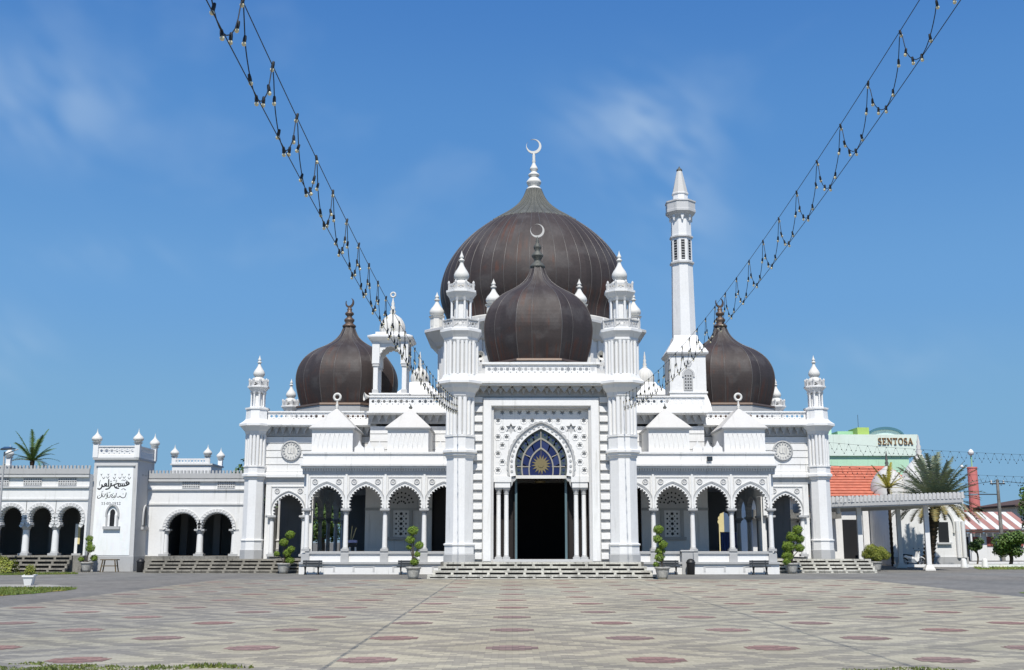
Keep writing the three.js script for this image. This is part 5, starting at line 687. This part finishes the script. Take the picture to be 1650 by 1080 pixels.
{
  const b = thing('wooden_table', 'small weathered wooden table beside the sign tower base', 'table', [-21.5, 0, -60.9]); for (let i = 0; i < 3; i++) part(b, 'top_slat', bx(-.45, .45, .62, .67, -.22 + i * .15, -.09 + i * .15), M.woodSlat); part(b, 'shelf', bx(-.4, .4, .3, .34, -.2, .2), M.woodSlat); for (const x of [-1, 1]) for (const z of [-1, 1]) part(b, 'leg', rod([x * .42, 0, z * .2], [x * .32, .62, z * .16], .035), M.woodSlat);
  const bin = (label, x, D, s = 1) => { const t = thing('rubbish_bin', label, 'bin', [x, 0, -D]); t.scale.setScalar(s); part(t, 'body', lathe([[0, 0], [.19, 0], [.215, .56], [.205, .57]], 20), M.black); part(t, 'lid', lathe([[.23, .55], [.235, .60], [.20, .64], [.18, .70], [.08, .76], [0, .77]], 20), M.black); return t; };
  bin('black round plastic bin against the arcade plinth', 8.82, 56.25); bin('dark bin between the sign tower and the long left steps', -19.75, 60.6, .95);
  const f = thing('floodlight', 'small black floodlight on the right arcade parapet', 'floodlight', [9.98, 5.6, -56.7]); part(f, 'housing', bx(-.13, .13, 0, .22, .03, .2), M.black); part(f, 'lens', bx(-.1, .1, .03, .19, .2, .205), M.glassDark); part(f, 'bracket', bx(-.03, .03, .06, .12, -.12, .03), M.iron);
  const pb = thing('utility_box', 'grey upright box standing against the arcade plinth beside the bin', 'box', [8.72, 0, -56.45]); part(pb, 'body', bx(-.27, .27, 0, 1.12, -.16, .06), M.grey); part(pb, 'cap', bx(-.34, .34, 1.12, 1.18, -.2, .1), M.trim); pb.position.z = -56.62;
  const horn = (label, x, y, z, turn) => { const h = thing('horn_speaker', label, 'loudspeaker', [x, y, z], turn, 'horn loudspeakers on the roof'); part(h, 'bell', lathe([[.05, -.28], [.07, -.1], [.12, .02], [.22, .14], [.235, .15], [.22, .155], [.1, .0], [.04, -.1]], 20).rotateX(Math.PI / 2), M.cream); part(h, 'throat', cyl(.06, .06, -.1, -.06, 12).rotateX(Math.PI / 2), M.black); part(h, 'driver', cyl(.09, .09, -.42, -.27, 12).rotateX(Math.PI / 2), M.grey); part(h, 'stand', bx(-.03, .03, -.36, -.06, -.24, -.18), M.iron); };
  horn('round white horn loudspeaker left of the portico dome', -1.5, 10.16, -51.72, -.15); horn('round white horn loudspeaker right of the portico dome', 4.2, 10.16, -51.72, .15); horn('white horn loudspeaker beside the rooftop pavilion', -7.85, 9.3, -60.0, -1.2);
  const l = thing('street_lamp', 'thin grey solar street lamp at the left picture edge', 'street lamp', [-26.7, 0, -58.9]); part(l, 'pole', cyl(.075, .045, 0, 6.25, 10), M.grey); part(l, 'base_plate', cyl(.2, .2, 0, .05, 8), M.grey); part(l, 'lamp_arm', rod([0, 6.1, 0], [.75, 6.38, .1], .03), M.grey); part(l, 'lamp_head', bx(.25, .95, 6.32, 6.38, 0, .26).rotateZ(.06), M.iron); part(l, 'solar_panel', bx(-.22, .22, -.02, .02, -.2, .2).rotateX(.3).translate(.1, 6.45, 0), M.glassDark);
  [['short white bollard on the right, the one nearer the canopy', 28.0, 70.6], ['short white bollard on the right, the one nearer the bush', 29.3, 70.6]].forEach(([lb, x, D]) => { const t = thing('bollard', lb, 'bollard', [x, 0, -D]); part(t, 'body', lathe([[0, 0], [.22, 0], [.2, .1], [.15, .48], [.1, .56], [0, .58]], 14), M.white); part(t, 'foot', cyl(.26, .26, 0, .05, 14), M.cream); });
  const cs = thing('curtain_screen', 'blue pleated curtain screen standing in the right arcade', 'screen', [13.55, FL, -71.0]); part(cs, 'curtain', (() => { const g = new THREE.PlaneGeometry(.98, 1.4, 40, 1), p = g.attributes.position; for (let i = 0; i < p.count; i++) p.setZ(i, .04 * Math.sin(p.getX(i) * 40)); g.computeVertexNormals(); return g.translate(0, .76, 0); })(), Object.assign(M.curtain, { side: THREE.DoubleSide })); part(cs, 'rail', rod([-.5, 1.47, 0], [.5, 1.47, 0], .02), M.aluminium); part(cs, 'post', [rod([-.5, 0, 0], [-.5, 1.5, 0], .02), rod([.5, 0, 0], [.5, 1.5, 0], .02)], M.aluminium);
  const cc = thing('cleaning_cart', 'lavender and black cleaning cart with two mop poles in the left arcade', 'cart', [-8.35, FL, -59.6]); part(cc, 'tub', bx(-.2, .2, .62, .86, -.15, .15), M.black); part(cc, 'rim', bx(-.24, .22, .84, .98, -.17, .17), std({ color: lin(.36, .36, .58), roughness: .6 })); part(cc, 'leg', [-.15, .15].flatMap((x) => [-.1, .1].map((z) => bx(x - .035, x + .035, 0, .62, z - .03, z + .03))), M.white); part(cc, 'mop_pole', [rod([-.1, .8, 0], [.16, 1.62, 0], .016), rod([-.12, .8, .05], [-.05, 1.7, .05], .016)], M.yellow);
  const bs = thing('banner_stand', 'narrow white and yellow standing banner in the third arch of the left wing', 'banner', [-23.95, .86, -62.6]); part(bs, 'panel', bx(-.16, .0, .1, 1.7, -.02, .02), M.white); part(bs, 'stripe', bx(.0, .12, .6, 1.7, -.02, .02), M.yellow); part(bs, 'foot', bx(-.25, .25, 0, .1, -.12, .12), M.grey);
}
function motorcycle(label, x, D, turn, mat) {
  const t = thing('motorcycle', label, 'motorcycle', [x, 0, -D], turn, 'motorcycles parked by the canopy');
  for (const wx of [-.62, .62]) { const w = part(t, 'wheel', new THREE.TorusGeometry(.25, .05, 8, 24).translate(wx, .30, 0), M.rubber); part(w, 'rim', [new THREE.TorusGeometry(.19, .015, 6, 20).translate(wx, .3, 0), ...Array.from({ length: 5 }, (_, i) => rod([wx, .3, 0], [wx + .19 * Math.cos(i * 1.257), .3 + .19 * Math.sin(i * 1.257), 0], .012, .012, 5))], M.aluminium); part(w, 'mudguard', new THREE.TorusGeometry(.31, .035, 6, 14, 1.9).rotateZ(.6).translate(wx, .30, 0), mat); }
  part(t, 'leg_shield', ext(shapeOf([[.22, .3], [.36, .4], [.46, .92], [.36, .96], [.24, .6], [.1, .42]]), .3, -.15), mat); part(t, 'engine', bx(-.2, .2, .25, .48, -.1, .1), M.aluminium); part(t, 'body', ext(shapeOf([[-.72, .62], [-.1, .48], [.1, .5], [.05, .62], [-.6, .76]]), .2, -.1, .02), mat); part(t, 'seat', ext(shapeOf([[-.7, .74], [-.62, .82], [-.1, .76], [.06, .66], [-.1, .64]]), .22, -.11, .03), M.black); part(t, 'fork', [rod([.62, .3, .07], [.42, .95, .05], .022), rod([.62, .3, -.07], [.42, .95, -.05], .022)], M.aluminium); part(t, 'handlebar', [rod([.36, 1.02, -.32], [.42, .98, 0], .016), rod([.42, .98, 0], [.36, 1.02, .32], .016)], M.black); part(t, 'headlight', new THREE.SphereGeometry(.085, 12, 8).translate(.5, .93, 0), M.glassDark); part(t, 'exhaust', rod([.0, .26, .13], [-.7, .36, .15], .035, .045), M.aluminium); part(t, 'mirror', [[.3, 1.16, -.3], [.3, 1.16, .3]].map(([a, b, c]) => new THREE.SphereGeometry(.05, 8, 6).scale(.4, .8, 1.2).translate(a, b, c)), M.black); return t;
}
motorcycle('white and black motorcycle leaning near the palm trunk', 25.9, 73.6, .25, M.white); motorcycle('dark motorcycle behind the low potted bush', 20.6, 66.5, .5, M.iron);
// ================================================================ festoon lights
const socketG = merge(lathe([[.008, .05], [.014, .045], [.018, .015], [.018, -.02], [.013, -.026]], 8)), bulbG = N(new THREE.SphereGeometry(.023, 10, 8).translate(0, -.043, 0));
function festoon(label, X, top, D0, D1, step, drop) {
  const t = thing('light_string', label, 'light string', [X, 0, 0], 0, 'light strings from the portico'); const up = [], lo = []; for (let D = D0; D <= D1; D += .5) { up.push([0, top(D), -D]); lo.push([.02, top(D) - drop, -D]); } up.push([0, top(D1), -D1]); lo.push([.02, top(D1) - drop, -D1]);
  part(t, 'upper_wire', tube(up, .0055, up.length * 2, 5), M.cable); part(t, 'lower_wire', tube(lo, .0055, lo.length * 2, 5), M.cable);
  const sag = (q) => Math.min(1, Math.sin(Math.PI * q) ** .62), n = Math.floor((D1 - D0) / step), zz = []; 
  for (let i = 0; i < n; i++) { const a = D0 + i * step, b = rr(-.04, .04); for (let k = 0; k < 8; k++) { const q = k / 8; zz.push([.01, top(a + q * step) - drop * sag(q), -(a + (q + b * Math.sin(Math.PI * q)) * step)]); }
    for (const q of [0, .10, .30, .52, .74, .90]) { const D = a + q * step; const m = mesh(t, 'bulb', bulbG, M.bulb, [.01, top(D) - drop * sag(q) - .02, -D]); m.rotation.set(rr(-.25, .25), 0, rr(-.25, .25)); mesh(m, 'socket', socketG, M.cable); } }
  part(t, 'zigzag_cable', tube(zz, .006, zz.length * 2, 5), M.cable); return t;
}
festoon('festoon light string rising to the upper left from the left portico tower', -2.5, (D) => 6.34 + .0018 * (D - 20) ** 2, 5.6, 51.1, 1.33, .66);
festoon('festoon light string rising to the upper right from the right portico tower', 5.1, (D) => 7.36 + .0025 * (D - 32) ** 2, 8.2, 51.1, 1.38, .70);
[['distant light string, upper of the two crossing the sky at the right', 7.0, 6.95], ['distant light string, lower of the two crossing the sky at the right', 5.75, 5.6]].forEach(([lb, ya, yb], j) => { // seen side on, running out to the right from the mosque's corner tower
  const t = thing('far_light_string', lb, 'light string', [16.9, 0, -61.4], 0, 'distant light strings at the right'); const w = [], z = [], N0 = 46, b = [], at = (q) => [q * 27, mix(ya, yb, q) - 1.0 * 4 * q * (1 - q) * .35, -q * 9]; for (let i = 0; i <= N0; i++) { const p = at(i / N0); w.push(p); if (i < N0) for (let k = 0; k < 4; k++) { const p2 = at((i + k / 4) / N0); z.push([p2[0], p2[1] - [0, .3, .5, .3][k], p2[2]]); b.push(new THREE.SphereGeometry(.032, 6, 5).translate(p2[0], p2[1] - .03 - [0, .3, .5, .3][k], p2[2])); } }
  part(t, 'wire', tube(w, .006, 60, 4), M.cable); part(t, 'zigzag_cable', tube(z, .005, z.length * 2, 4), M.cable); const m = part(t, 'bulbs', b, M.cable); m.userData.kind = 'stuff'; 
});
renderer.render(scene, camera);
